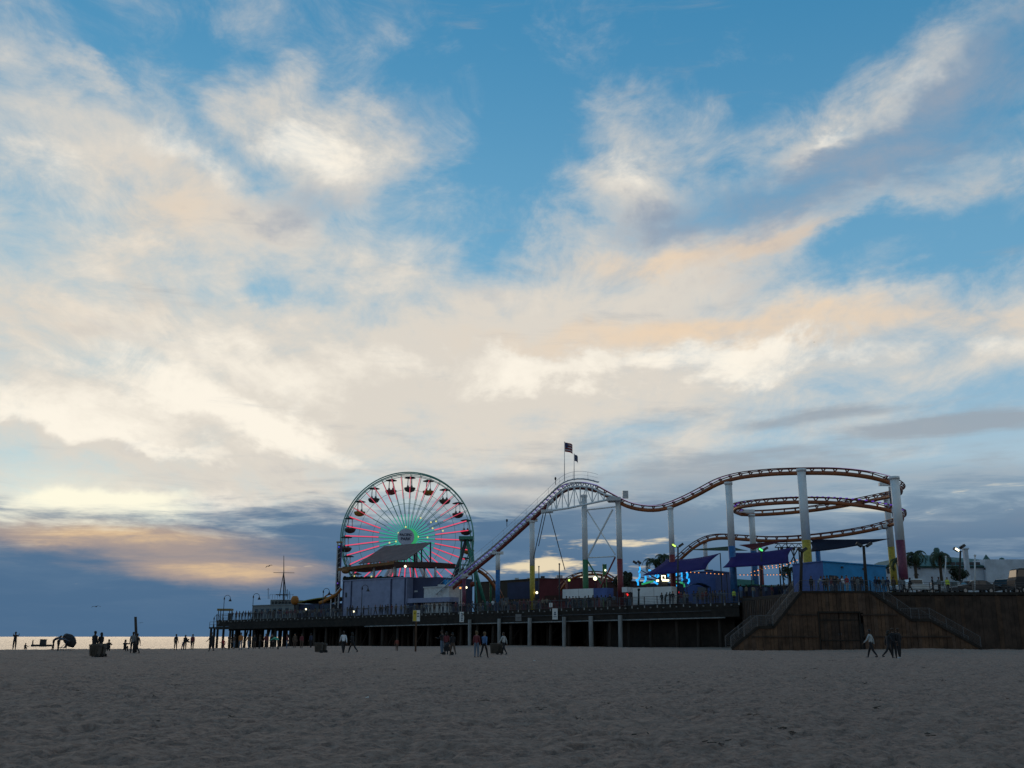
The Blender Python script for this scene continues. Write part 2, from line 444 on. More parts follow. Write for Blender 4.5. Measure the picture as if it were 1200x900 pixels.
def build_sand():
    ys = np.concatenate([np.array([-400, -150, -60, -25, -8, 0, 4.0]), 8 * (150 / 8.0) ** np.linspace(0, 1, 430), np.array([165, 180, 200, 225, 260, 320, 420])])
    sx = np.concatenate([[-60, -20, -8, -4, -2.2, -1.5], np.linspace(-1, 1, 560), [1.5, 2.2, 4, 8, 20, 60]])
    wid = 7 + .62 * np.maximum(ys, 6)
    Xg = sx[None, :] * wid[:, None]; Yg = np.repeat(ys[:, None], len(sx), 1)
    Xg = np.clip(Xg, -900, 900)
    z = ground_z(Xg, Yg)
    # trampled sand: scoops and heaps of many footprints
    fade = ss(4, 9, Yg) * (1 - ss(120, 150, Yg))
    wx = Xg + .3 * vnoise(Xg * 1.3, Yg * 1.3, 5); wy = Yg + .3 * vnoise(Xg * 1.3 + 9, Yg * 1.3, 6)
    big = vnoise(wx * .9, wy * .9, 1) - .5
    mid = vnoise(wx * 2.6, wy * 2.6, 2) - .5
    sm = vnoise(wx * 6.5, wy * 6.5, 3) - .5
    pit = np.minimum(0, vnoise(wx * 3.1, wy * 3.1, 4) - .32) * .30
    pit = pit + np.minimum(0, vnoise(wx * 5.3, wy * 5.3, 8) - .30) * .22
    z = z + fade * (big * .04 + mid * .055 + sm * .075 + pit * 1.25)
    far = ss(50, 100, Yg); z = z + far * (1 - ss(120, 150, Yg)) * (vnoise(Xg * .35, Yg * .5, 11) - .5) * .12
    r, c = Xg.shape
    me = bpy.data.meshes.new('sand')
    co = np.stack([Xg, Yg, z], -1).reshape(-1, 3)
    idx = np.arange(r * c).reshape(r, c)
    q = np.stack([idx[:-1, :-1], idx[:-1, 1:], idx[1:, 1:], idx[1:, :-1]], -1).reshape(-1, 4)
    me.vertices.add(r * c); me.vertices.foreach_set('co', co.ravel())
    me.loops.add(q.size); me.loops.foreach_set('vertex_index', q.ravel().astype(np.int32))
    me.polygons.add(len(q)); me.polygons.foreach_set('loop_start', np.arange(0, q.size, 4, dtype=np.int32))
    me.polygons.foreach_set('use_smooth', np.ones(len(q), bool))
    me.update(calc_edges=True); me.validate()
    m = bpy.data.materials.new('sand'); m.use_nodes = True; t = m.node_tree; b = t.nodes['Principled BSDF']
    tc = t.nodes.new('ShaderNodeTexCoord'); v = S(t, tc.outputs['Object'])
    n1 = noise(t, v, .35, 6, .65); n2 = noise(t, v, 7.0, 6, .75); n3 = noise(t, v, 11, 4, .72)
    c = cmix(t, n2.sstep(.32, .68), (.19, .122, .096), (.46, .305, .242))
    c = cmix(t, n1.sstep(.35, .7) * .5, c, (.38, .26, .205))
    c = cmix(t, n3.sstep(.56, .70) * .7, c, (.09, .072, .066))
    t.links.new(c.k, b.inputs['Base Color']); b.inputs['Roughness'].default_value = .95; b.inputs['Specular IOR Level'].default_value = .15
    bn = t.nodes.new('ShaderNodeBump'); bn.inputs['Strength'].default_value = .9; bn.inputs['Distance'].default_value = .12
    t.links.new((n2 * 1.0 + n3 * .35).k, bn.inputs['Height']); t.links.new(bn.outputs[0], b.inputs['Normal'])
    me.materials.append(m)
    o = bpy.data.objects.new('sand', me); C.objects.link(o); tag(o, 'grey trampled beach sand running down to the water', None, kind='structure')
build_sand()
def sand_litter():
    rr = random.Random(21); mb = MB(); mk = []
    kelp = mat('dry_kelp', (.07, .055, .045), .9, var=.4); paper = mat('scrap_paper', (.6, .6, .58), .8, var=.1)
    for i in range(70):
        y = 13 * (95 / 13.0) ** rr.random(); x = rr.uniform(-.6, .6) * y
        z = float(ground_z(x, y)) + .015; r = rr.uniform(.03, .09); n = rr.randint(4, 7)
        for k in range(n):
            a = rr.uniform(0, 6.28); p = Vector((x + rr.gauss(0, r), y + rr.gauss(0, r * .6), z + rr.uniform(-.01, .03))); q = p + Vector((math.cos(a), math.sin(a), rr.uniform(-.1, .2))) * r
            mb.bar(p, q, .014, .012)
    o = mb.build('dry_kelp', kelp); tag(o, 'scraps of dark dry kelp strewn over the sand', None, kind='stuff')
    for (x, y, w, lab) in ((-3.3, 24, .06, 'crumpled scrap of white paper alone on the near sand'), (1.3, 60, .08, 'flat scrap of white paper on the sand before the concrete piles')):
        m = MB(); z = float(ground_z(x, y)); m.box((x, y, z + .05), w, w * .6, w * .5, rr.uniform(0, 3)); m.prism([(x - w, y, z + .03), (x, y - w * .5, z + .04), (x + w * .4, y + w * .3, z + .07)], (0, 0, .01))
        o = m.build('paper_scrap', paper); tag(o, lab, 'litter')
sand_litter()

def build_sea():
    mb = MB()
    ext = 30000
    mb.add([(-ext, 60, -2.6), (ext, 60, -2.6), (ext, ext, -2.6), (-ext, ext, -2.6)], [(0, 1, 2, 3)])
    m = bpy.data.materials.new('sea'); m.use_nodes = True; t = m.node_tree; b = t.nodes['Principled BSDF']
    b.inputs['Base Color'].default_value = (.06, .085, .10, 1); b.inputs['Roughness'].default_value = .3; b.inputs['IOR'].default_value = 1.33
    tc = t.nodes.new('ShaderNodeTexCoord'); v = S(t, tc.outputs['Object'])
    mp = t.nodes.new('ShaderNodeMapping'); t.links.new(v.k, mp.inputs[0]); mp.inputs[3].default_value = (.35, 1, 1); mp.inputs[2].default_value = (0, 0, .5)
    h = noise(t, S(t, mp.outputs[0]), .12, 6, .6); h2 = noise(t, S(t, mp.outputs[0]), .9, 5, .65)
    bn = t.nodes.new('ShaderNodeBump'); bn.inputs['Strength'].default_value = 1.0; bn.inputs['Distance'].default_value = 1.2
    t.links.new((h + h2 * .35).k, bn.inputs['Height']); t.links.new(bn.outputs[0], b.inputs['Normal'])
    o = mb.build('sea', m); tag(o, 'pale evening sea with low waves', None, kind='structure')
build_sea()

# ------------------------------------------------------------------ the pier
def build_pier():
    t = thing('pier', 'long dark timber pier on piles carrying the amusement park', 'pier', edge(60, 20) + Vector((0, 0, 0)))
    W = 66.0
    def dz(s): return 5.55 - 1.2 * s / 118.0
    # deck slab
    mb = MB(); a, b = edge(0), edge(PLEN); c, d = edge(PLEN, W), edge(0, W)
    def z(p, h): return Vector((p.x, p.y, h))
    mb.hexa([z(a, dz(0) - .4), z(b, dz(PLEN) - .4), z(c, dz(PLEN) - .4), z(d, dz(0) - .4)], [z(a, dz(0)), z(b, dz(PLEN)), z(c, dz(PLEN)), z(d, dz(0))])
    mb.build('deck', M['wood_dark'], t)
    # facing boards along the front edge, three courses of 5.9 m boards
    nseg = 20; L = PLEN / nseg
    for k in range(nseg):
        for r, (z0, z1, off) in enumerate(((-.02, -.62, -.07), (-.64, -1.18, -.05), (-1.2, -1.74, -.06))):
            s0, s1 = k * L + .02, (k + 1) * L - .02
            o_ = off - rnd.uniform(0, .02)
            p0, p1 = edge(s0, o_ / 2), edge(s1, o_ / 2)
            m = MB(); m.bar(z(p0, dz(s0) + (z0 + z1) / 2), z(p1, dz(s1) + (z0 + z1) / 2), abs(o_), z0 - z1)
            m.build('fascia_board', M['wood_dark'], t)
    # service pipe under the facing
    m = MB(); m.tube([z(edge(s, -.14), dz(s) - 1.84) for s in np.linspace(2, PLEN * .62, 20)], .085, 8); m.build('service_pipe', M['concrete'], t, True)
    m = MB(); m.tube([z(edge(s, -.12), dz(s) - .95) for s in np.linspace(4, PLEN * .35, 12)], .05, 6); m.build('service_pipe', M['rail'], t, True)
    # piles: cap beams and bents
    me = MB(); me.tube([(0, 0, 0), (0, 0, .5), (0, 0, 1)], [.27, .25, .22], 9); pile_me = me.mesh('pile', M['wood_pile'], smooth=True)
    me = MB(); me.tube([(0, 0, 0), (0, 0, 1)], [.30, .30], 14); conc_me = me.mesh('concrete_pile', M['concrete'], smooth=True)
    ss_ = np.arange(3.0, PLEN, 3.5)
    for s in ss_:
        m = MB(); m.bar(z(edge(s, .4), dz(s) - .66), z(edge(s, W - 1), dz(s) - .66), .38, .5); m.build('cap_beam', M['wood_dark'], t)
        for n in (1.0, 5.2, 10.5, 16.5, 23, 31, 41, 53):
            p = edge(s + rnd.uniform(-.35, .35), n + rnd.uniform(-.5, .5)); zb = float(ground_z(p.x, p.y)) - 1.2
            if s < 42 and n > 24: continue
            inst('pile', pile_me, t, (p.x, p.y, zb), (rnd.uniform(-.02, .02), rnd.uniform(-.02, .02), rnd.uniform(0, 6)), (1, 1, dz(s) - .91 - zb), True)
    for px in (550.5, 585, 620.5, 661, 693, 727):
        p = P(px, 745, Yn(px, -.55)); s = s_of(p); zb = float(ground_z(p.x, p.y)) - .8
        inst('concrete_pile', conc_me, t, (p.x, p.y, zb), (rnd.uniform(-.012, .012), rnd.uniform(-.012, .012), rnd.uniform(0, 6)), (rnd.uniform(.85, 1.1), rnd.uniform(.85, 1.1), dz(s) - 1.2 - zb), True)
    for n_ in (2.6, 13.5, 27, 47):
        for z_ in (-1.25, -1.75):
            m = MB(); m.bar(z(edge(1, n_), dz(1) + z_), z(edge(PLEN - .5, n_), dz(PLEN) + z_), .18, .46); m.build('stringer', M['wood_dark'], t)
    for k in range(0, len(ss_) - 2, 2):
        for n_ in (9.8, 22.2, 40):
            s0, s1 = ss_[k], ss_[k + 2]
            m = MB(); m.bar(z(edge(s0, n_), dz(s0) - 1.9), z(edge(s1, n_), float(ground_z(edge(s1, n_).x, edge(s1, n_).y)) + .3), .12, .32); m.build('brace', M['wood_dark'], t)
    # the inner forest of piles, too many to tell apart
    mm_ = MB()
    for q_ in range(1150):
        p = edge(rnd.uniform(2, PLEN - 3) if q_ < 520 else rnd.uniform(58, PLEN - 2.5), rnd.uniform(5, W - 2)); zb = float(ground_z(p.x, p.y)) - 1
        mm_.cyl((p.x, p.y, zb), (p.x + rnd.uniform(-.3, .3), p.y, dz(s_of(p)) - .45), .26, .22, 7)
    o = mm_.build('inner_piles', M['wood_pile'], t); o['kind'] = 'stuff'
    # diagonal braces between some bents
    for k in range(0, len(ss_) - 1, 2):
        s0, s1 = ss_[k], ss_[k + 1]
        m = MB(); m.bar(z(edge(s0, 4.8), dz(s0) - .9), z(edge(s1, 4.8), float(ground_z(edge(s1).x, edge(s1).y)) + .5), .12, .28); m.build('brace', M['wood_dark'], t)
    # timber bulkhead with horizontal boards below the deck, beside the stairs
    for r in range(10):
        for k in range(4):
            s0, s1 = 2.0 + k * 5.0, 2.0 + (k + 1) * 5.0 - .03
            zz = -.3 + r * .44
            m = MB(); m.bar(z(edge(s0, 2.4 - rnd.uniform(0, .03)), zz), z(edge(s1, 2.4 - rnd.uniform(0, .03)), zz), .09, .45); m.build('bulkhead_board', M['wood_dark'], t)
    # railing: posts with their foot brackets, five rails
    pm = MB(); pm.box((0, 0, .58), .09, .09, 1.16); pm.box((0, -.02, -.15), .16, .10, .34, mi=1); pm.box((0, 0, 1.19), .11, .11, .06)
    post_me = pm.mesh('railing_post', [M['rail'], M['concrete']])
    n = int(PLEN / 2.0); rz = math.atan2(D.y, D.x)
    for k in range(n + 1):
        s = k * PLEN / n; p = edge(s, -.10)
        inst('railing_post', post_me, t, (p.x, p.y, dz(s)), (0, 0, rz), (1, 1, 1), True)
    bm_ = MB(); bm_.box((0, 0, 0), .14, .22, .16); blk = bm_.mesh('edge_block', M['concrete'])
    for k in range(n):
        s = (k + .5) * PLEN / n; p = edge(s, -.18); inst('edge_block', blk, t, (p.x, p.y, dz(s) - .28 - .06 * (k % 2)), (0, 0, rz), (1, 1, 1), True)
    for h, w in ((1.16, .07), (.95, .035), (.74, .035), (.53, .035), (.32, .035), (.12, .05)):
        m = MB(); m.bar(z(edge(0, -.10), dz(0) + h), z(edge(PLEN, -.10), dz(PLEN) + h), w, w); m.build('rail', M['rail'], t)
    # lower landing stage at the seaward end
    e = edge(PLEN + .1, 0); low = -1.25
    m = MB(); p0, p1, p2, p3 = edge(PLEN + .1, .5), edge(PLEN + 3.2, .5), edge(PLEN + 3.2, 12), edge(PLEN + .1, 12)
    zz = dz(PLEN) + low
    m.hexa([z(p, zz - .3) for p in (p0, p1, p2, p3)], [z(p, zz) for p in (p0, p1, p2, p3)]); m.build('landing_stage', M['wood_dark'], t)
    for s in (PLEN + .8, PLEN + 1.9, PLEN + 3.0):
        for n_ in (.9, 6, 11):
            p = edge(s, n_); zb = float(ground_z(p.x, p.y)) - 1
            inst('pile', pile_me, t, (p.x, p.y, zb), (0, 0, 0), (1, 1, zz - .3 - zb), True)
    m = MB()
    for s in (PLEN + .5, PLEN + 1.8, PLEN + 3.1): m.box(z(edge(s, .55), zz + .5), .07, .07, 1.0)
    m.bar(z(edge(PLEN + .5, .55), zz + 1), z(edge(PLEN + 3.1, .55), zz + 1), .06); m.bar(z(edge(PLEN + .5, .55), zz + .5), z(edge(PLEN + 3.1, .55), zz + .5), .05)
    m.build('landing_railing', M['rail'], t)
build_pier()

# ------------------------------------------------------------------ the wide landward deck with its timber bulkhead and stairs
YW = 109.0
def build_platform():
    t = thing('boardwalk', 'landward boardwalk deck above a dark vertical plank bulkhead', 'boardwalk', (60, 140, 0))
    pts = [(31.4, 112.2), (150, 112.2), (150, 240), (100, 217), (29.2, 130.4)]
    m = MB(); m.prism([(x, y, PLAT_Z - .35) for x, y in pts], (0, 0, .35)); m.build('deck', M['wood_dark'], t)
    # bulkhead planks
    mats = [M['plank%d' % i] for i in (1, 3, 3, 3)]
    x = 31.5; k = 0
    while x < 64:
        w = rnd.uniform(.42, .6)
        m = MB(); m.box((x + w / 2 - .01, 112.14 + rnd.uniform(-.03, .02), PLAT_Z / 2 - .62), w - .02, .1, PLAT_Z + .5)
        m.build('plank', rnd.choice(mats), t); x += w
    m = MB(); m.box((108, 112.2, PLAT_Z / 2 - .4), 86, .1, PLAT_Z + .1); o = m.build('far_planks', M['plank3'], t); o['kind'] = 'stuff'
    y = 112.6
    while y < 130:
        w = rnd.uniform(.5, .7); xx = 31.4 - (y - 112.2) * .12
        m = MB(); m.box((xx, y + w / 2, PLAT_Z / 2 - .62), .1, w - .02, PLAT_Z + .5); m.build('plank', rnd.choice(mats), t); y += w
    m = MB(); m.bar((31.3, 112.0, PLAT_Z - .12), (64, 112.0, PLAT_Z - .12), .14, .3); m.build('edge_beam', M['wood_dark'], t)
    # railing behind the right flight and on to the right
    for xx in np.arange(41.2, 66, 2.35):
        m = MB(); m.box((xx, 112.25, PLAT_Z + .55), .08, .08, 1.1); m.box((xx, 112.12, PLAT_Z - .1), .2, .12, .42, mi=1); m.build('railing_post', [M['rail_light'], M['concrete']], t)
    for h in (1.08, .86, .66, .46, .26):
        m = MB(); m.bar((41.2, 112.25, PLAT_Z + h), (66, 112.25, PLAT_Z + h), .04); m.build('rail', M['rail'], t)
build_platform()

def build_stairs():
    t = thing('staircase', 'double timber staircase with brown plank wall and grey steel railings', 'staircase', (P(980, 760, YW).x, YW, 0))
    prof = [(857, 758), (888, 734), (906, 733.5), (939, 699), (1021, 697.5), (1068, 725), (1090, 725.5), (1150, 759)]
    W = [P(a, b, YW) for a, b in prof]; W[0].z = .25; W[-1].z = .25
    W[3].z = W[4].z = PLAT_Z; W[1].z = W[2].z = (W[1].z + W[2].z) / 2; W[5].z = W[6].z = (W[5].z + W[6].z) / 2
    xs = [w.x for w in W]; zs = [w.z for w in W]
    def top(x): return float(np.interp(x, xs, zs))
    mats = [M['plank%d' % i] for i in (0, 1, 2, 4, 0, 2)]
    gx0, gx1 = P(961, 740, YW).x, P(1008, 740, YW).x; gz = P(980, 718, YW).z
    brk = sorted(set([gx0, gx1] + xs))
    x = xs[0]
    while x < xs[-1] - .05:
        nx = min(x + rnd.uniform(.36, .5), xs[-1])
        for b in brk:
            if x + .02 < b < nx: nx = b
        y0 = YW + rnd.uniform(-.045, .045); zb = -.45
        if gx0 - .01 <= x < gx1 - .01: zb = gz
        a, c = x + .014, nx - .014
        za, zc = top(a) - .03, top(c) - .03
        if za - zb > .05:
            m = MB(); m.hexa([(a, y0, zb), (c, y0, zb), (c, y0 + .08, zb), (a, y0 + .08, zb)], [(a, y0, za), (c, y0, zc), (c, y0 + .08, zc), (a, y0 + .08, za)])
            m.build('plank', rnd.choice(mats), t)
        x = nx
    # gate under the landing
    gw = (gx1 - gx0) / 2
    for k in range(2):
        leaf = MB(); cx = gx0 + gw * (k + .5); leaf.box((cx, YW + .17, gz / 2 - .1), gw - .06, .05, gz + .2); lf = leaf.build('gate_leaf', M['plank3'], t)
        for j in range(5):
            w = (gw - .16) / 5; m = MB(); m.box((gx0 + gw * k + .08 + w * (j + .5), YW + .12, gz / 2 - .1), w - .03, .05, gz + .02); m.build('plank', M['plank%d' % (1, 3, 1, 3, 3)[j]], lf)
    m = MB(); m.box(((gx0 + gx1) / 2, YW - .05, gz + .06), gx1 - gx0 + .3, .08, .16); m.box((gx0 - .06, YW - .05, gz / 2 - .2), .12, .08, gz + .4); m.box((gx1 + .06, YW - .05, gz / 2 - .2), .12, .08, gz + .4); m.build('gate_frame', M['wood_dark'], t)
    for dz_ in (.25, .8):
        m = MB(); m.bar((gx0 + .1, YW + .075, gz * dz_), (gx1 - .1, YW + .075, gz * dz_), .05, .14); m.build('gate_bar', M['wood_dark'], t)
    for k in range(2):
        m = MB(); m.box((gx0 + gw + (-.12 if k == 0 else .12), YW + .07, gz * .42), .04, .05, .24); m.build('gate_handle', M['rail_light'], t)
    m = MB(); m.box(((xs[0] + xs[-1]) / 2, YW + .24, 1.2), xs[-1] - xs[0] - 8, .04, 3.0); m.build('backing', M['black'], t)
    # horizontal walers bolted across the planks
    for zz in (1.35, 3.6):
        xa = float(np.interp(zz + .6, zs[:4], xs[:4])); xb = float(np.interp(-(zz + .6), [-v for v in zs[4:]], xs[4:]))
        for p0, p1 in ((xa, gx0 - .2), (gx1 + .2, xb)) if zz < gz else ((xa, xb),):
            m = MB(); m.bar((p0, YW - .1, zz), (p1, YW - .1, zz), .08, .16); m.build('waler', M['plank3'], t)
    # treads, landings, top
    D1 = 2.9
    for i in range(len(xs) - 1):
        x0, x1, z0, z1 = xs[i], xs[i + 1], zs[i], zs[i + 1]
        if abs(z1 - z0) < .2:
            m = MB(); m.box(((x0 + x1) / 2, YW + .1 + D1 / 2, z0 - .06), x1 - x0, D1, .12); m.build('landing', M['wood_dark'], t)
        else:
            n = max(2, int(abs(z1 - z0) / .185)); 
            for k in range(n):
                xa = x0 + (x1 - x0) * k / n; xb = x0 + (x1 - x0) * (k + 1) / n
                zz = z0 + (z1 - z0) * (k + (0 if z1 < z0 else 1)) / n - (.0 if z1 < z0 else .06) - .04
                m = MB(); m.box(((xa + xb) / 2, YW + .1 + D1 / 2, zz - .04), abs(xb - xa) + .03, D1, .07); m.build('tread', M['wood_dark'], t)
    m = MB(); m.box(((xs[3] + xs[4]) / 2, YW - .06, PLAT_Z - .08), xs[4] - xs[3] + .1, .1, .2); m.build('edge_beam', M['wood_dark'], t)
    # side beams following the flights
    for i in range(len(xs) - 1):
        if i == 3: continue
        m = MB(); m.bar((xs[i], YW - .07, zs[i] - .14), (xs[i + 1], YW - .07, zs[i + 1] - .14), .1, .26); m.build('stringer', M['wood_dark'], t)
    # railings: outer (front) on everything, inner on the flights
    for yo, rng in ((YW + .06, range(len(xs) - 1)), (YW + D1, (0, 1, 2, 4, 5, 6))):
        for i in rng:
            x0, x1, z0, z1 = xs[i], xs[i + 1], zs[i], zs[i + 1]
            n = max(1, round((x1 - x0) / 1.55))
            for k in range(n + (1 if i in (2, 3, 6) else 0)):
                f = k / n; m = MB(); m.box((x0 + (x1 - x0) * f, yo, z0 + (z1 - z0) * f + .57), .07, .07, 1.14); m.build('railing_post', M['rail_light'], t)
            for h in (1.12, .95, .78, .61, .44, .27, .12):
                m = MB(); m.bar((x0, yo, z0 + h), (x1, yo, z1 + h), .05 if h > 1.1 else .025, .05 if h > 1.1 else .03); m.build('rail', M['rail_light'] if h > 1 else M['rail'], t)
build_stairs()

# ------------------------------------------------------------------ roller coaster
M['led_purple'] = glow('led_purple', (.14, .05, .50), .7)
M['led_lilac'] = glow('led_lilac', (.50, .40, .66), .6)
M['led_pink'] = glow('led_pink', (.86, .06, .13), .95)
M['led_teal'] = glow('led_teal', (.03, .42, .30), .75)
M['led_green'] = glow('led_green', (.04, .42, .15), .7)
M['led_blue'] = glow('led_blue', (.02, .40, .95), 1.2)
M['bulb_orange'] = glow('bulb_orange', (1.0, .38, .10), 1.4)
M['bulb_white'] = glow('bulb_white', (1.0, .92, .62), 2.6)
M['bulb_yellow'] = glow('bulb_yellow', (.75, .72, .25), .9)
M['bulb_red'] = glow('bulb_red', (1.0, .03, .03), 1.6)

def catmull(pts, per):
    out = []
    n = len(pts)
    for i in range(n - 1):
        p0 = pts[max(0, i - 1)]; p1 = pts[i]; p2 = pts[i + 1]; p3 = pts[min(n - 1, i + 2)]
        m = max(2, int((p2 - p1).length / per))
        for k in range(m):
            t = k / m
            out.append(.5 * ((2 * p1) + (p2 - p0) * t + (2 * p0 - 5 * p1 + 4 * p2 - p3) * t * t + (3 * p1 - p0 - 3 * p2 + p3) * t ** 3))
    out.append(pts[-1]); return out
def resample(pts, step):
    L = [0.0]
    for a, b in zip(pts[:-1], pts[1:]): L.append(L[-1] + (b - a).length)
    n = max(2, int(L[-1] / step)); q = np.linspace(0, L[-1], n + 1)
    A = np.array([list(p) for p in pts])
    return [Vector((np.interp(v, L, A[:, 0]), np.interp(v, L, A[:, 1]), np.interp(v, L, A[:, 2]))) for v in q]
def frames(pts, rolls=None):
    fr = []
    n = len(pts)
    for i in range(n):
        T = (pts[min(n - 1, i + 1)] - pts[max(0, i - 1)]).normalized()
        R = T.cross(Vector((0, 0, 1))).normalized(); U = R.cross(T)
        if rolls is not None:
            a = rolls[i]; R, U = R * math.cos(a) + U * math.sin(a), U * math.cos(a) - R * math.sin(a)
        fr.append((T, R, U))
    return fr
def track(t, ctrl, per=1.0, tie=1.35, gauge=.55, drop=.62, spine=.25, sm=None, rm=None, led=None, led_dots=False, skip=0.0, roll=None):
    pts = resample(catmull([P(a, b, c) for a, b, c in ctrl], per), per)
    n = len(pts)
    rolls = None
    if roll:
        rolls = [roll * math.sin(math.pi * min(1, max(0, i / (n - 1)))) for i in range(n)]
    fr = frames(pts, rolls)
    m = MB(); m.tube([p - f[2] * drop for p, f in zip(pts, fr)], spine, 8); m.build('spine', sm or M['track'], t, True)
    for sgn in (-1, 1):
        m = MB(); m.tube([p + f[1] * gauge * sgn for p, f in zip(pts, fr)], .075, 6); m.build('rail', rm or M['track_rail'], t, True)
    tm = MB(); tm.bar((-gauge, 0, 0), (0, 0, -drop + spine * .6), .10, .14, (0, 1, 0)); tm.bar((gauge, 0, 0), (0, 0, -drop + spine * .6), .10, .14, (0, 1, 0)); tm.bar((-gauge, 0, -.03), (gauge, 0, -.03), .1, .1, (0, 1, 0))
    tme = tm.mesh('tie', rm or M['track_rail'])
    step = max(1, round(tie / per))
    for i in range(0, n, step):
        T, R, U = fr[i]; mw = Matrix((R, T, U)).transposed().to_4x4(); mw.translation = pts[i] - WLOC[t.name]
        o = bpy.data.objects.new('tie', tme); C.objects.link(o); o.parent = t; o.matrix_local = mw
    if led:
        off = [p - f[1] * (gauge + .10) * 0 + f[2] * .02 + Vector((0, -gauge - .14, -.02)) for p, f in zip(pts, fr)]
        if led_dots:
            lm = MB(); lm.box((0, 0, 0), .30, .12, .12); lme = lm.mesh('led_lamp', led)
            for i in range(len(off)): inst('led_lamp', lme, t, off[i], world=True)
        else:
            m = MB(); m.tube(off, .032, 5); m.build('light_strip', led, t)
    return pts, fr

def build_coaster():
    t = thing('roller_coaster', 'orange roller coaster track with lift hill and helix on white columns', 'roller coaster', on_deck(860, 8))
    zb = lambda p: deck_z(p.x, p.y)
    # lift
    lift = [(512, 699, 171), (545, 671, 168), (578, 644, 164), (612, 613.5, 160), (640, 587.5, 156.5), (651, 577, 155), (660, 570, 154), (672, 566, 152.6), (686, 566, 151.2), (700, 569.5, 150)]
    lp, lf = track(t, lift, per=.9, tie=.9, sm=M['track_dark'], rm=M['lift_grey'], led=M['led_purple'], spine=.30, drop=.75)
    # drop, rise and first lap
    lap1 = [(700, 569.5, 150), (720, 580.5, 148.6), (735, 588, 147.6), (750, 592, 146.6), (767, 593, 145.6), (781, 590.5, 144.6), (800, 583, 143), (820, 573, 141.3), (842, 561.5, 139.2), (867, 554.5, 137), (900, 550.5, 133.6), (932, 549, 130.2), (973, 548.8, 126.6), (1003, 551, 124.4), (1027, 555, 123.2), (1044, 560.5, 123.6), (1054, 567, 127), (1054, 573, 133), (1043, 576.5, 138), (1020, 581.5, 142.6), (987, 588, 146), (950, 593.5, 149.5), (913, 597, 151.5), (886, 598.5, 152), (868, 598, 150.5), (860.5, 594.5, 147), (864, 590, 143), (880, 587, 139.5), (905, 584.5, 136), (935, 583, 132.6), (973, 583.5, 129), (1010, 586.8, 126.5), (1040, 592, 126), (1056, 598, 130), (1056, 605, 136), (1045, 609.5, 140.5), (1025, 615, 143.5), (997, 620.5, 146.5), (965, 625, 149), (930, 628.3, 151), (900, 629, 153), (870, 627.3, 155.5), (845, 626, 157.5), (827, 629, 159), (812, 637, 160), (800, 647, 161), (788, 658.5, 162), (772, 676, 163.5)]
    i1 = 24; i2 = 33
    track(t, lap1[:16], per=.8, tie=1.6, led=M['led_lilac'], spine=.27)
    track(t, lap1[15:i1 + 1], per=.8, tie=1.6, spine=.26)
    track(t, lap1[i1:i2 + 1], per=.8, tie=1.6, led=M['led_purple'], led_dots=True, spine=.25)
    track(t, lap1[i2:], per=.8, tie=1.6, spine=.25)
    # columns: px, top y, Y, colour change y, radius, paint
    cols = [(583.5, 647, 163.2, 668, .36, 'blue_col'), (544, 673.5, 167.5, 678, .30, 'maroon_col'), (623.5, 610, 158.6, 663, .40, 'yellow_col'),
            (684.5, 580, 151.4, 656, .42, 'green_col'), (724.5, 587, 148.2, 655, .42, 'red_col'), (785.5, 594, 144.2, 650, .40, 'red_col'),
            (853.5, 565, 137.6, 640, .48, 'blue_col'), (938.8, 549.5, 128.6, 633, .55, 'yellow_col'), (1047.8, 558.5, 121.6, 633, .53, 'maroon_col'),
            (880.5, 602.5, 150.6, 646, .46, 'blue_col'), (1038.5, 578, 141.5, 641, .46, 'yellow_col'), (890, 633, 155.5, 652, .33, 'red_col'), (826, 633, 159.5, 660, .33, 'steel_white'), (957, 630, 150.5, 646, .36, 'blue_col')]
    for px, ty, Y, cy, r, paint in cols:
        top = P(px, ty, Y); base = zb(top); cz = P(px, cy, Y).z
        m = MB(); m.tube([(top.x, top.y, cz), (top.x, top.y, top.z - .05)], r, 16); m.tube([(top.x, top.y, top.z - .35), (top.x, top.y, top.z)], r * 1.18, 16)
        c = m.build('column', M['steel_white'], t, True)
        m = MB(); m.tube([(top.x, top.y, base), (top.x, top.y, cz)], r * 1.01, 16); m.tube([(top.x, top.y, base), (top.x, top.y, base + .12)], r * 1.6, 16); m.build('painted_base', M[paint], c, True)
    # brackets holding the laps on the tall columns
    for px, py, Y0, Y1 in ((938.8, 555, 128.6, 131), (1047.8, 567, 121.6, 124), (1044, 572.5, 124, 141), (938.8, 590, 128.6, 133), (1047.8, 598, 121.6, 126.5), (1038, 584, 141, 144), (1037, 616, 141, 143.5)):
        a, b = P(px, py, Y0), P(px, py, Y1); b.z = a.z
        m = MB(); m.bar(a, b, .55, .5); m.build('bracket', M['steel_white'], t)
    for px, py, Y, x0, x1 in ((870, 599, 150.3, 858, 884), (1034, 567.5, 137, 1030, 1045), (1034, 618, 142.5, 1030, 1045), (544, 674, 167.5, 541, 552), (583.5, 648, 163.4, 577, 590), (623.5, 609.5, 158.7, 616, 630)):
        m = MB(); m.bar(P(x0, py, Y), P(x1, py, Y), .5, .45); m.build('cross_arm', M['steel_white'], t)
    # lattice under the crest
    for Yo in (-1.0, 1.0):
        bot = [(640, 599.5, 156.3 + Yo), (652, 597.5, 155 + Yo), (666, 595.5, 153.4 + Yo), (680, 592.5, 151.7 + Yo), (694, 589.5, 150.5 + Yo), (708, 586.5, 149.4 + Yo), (723, 584, 148.3 + Yo)]
        topc = [(643, 588, 156.3 + Yo), (652, 580, 155 + Yo), (666, 571.5, 153.4 + Yo), (680, 570, 151.7 + Yo), (694, 571.5, 150.5 + Yo), (708, 579, 149.4 + Yo), (723, 583.4, 148.3 + Yo)]
        B = [P(*b) for b in bot]; T_ = [P(*b) for b in topc]
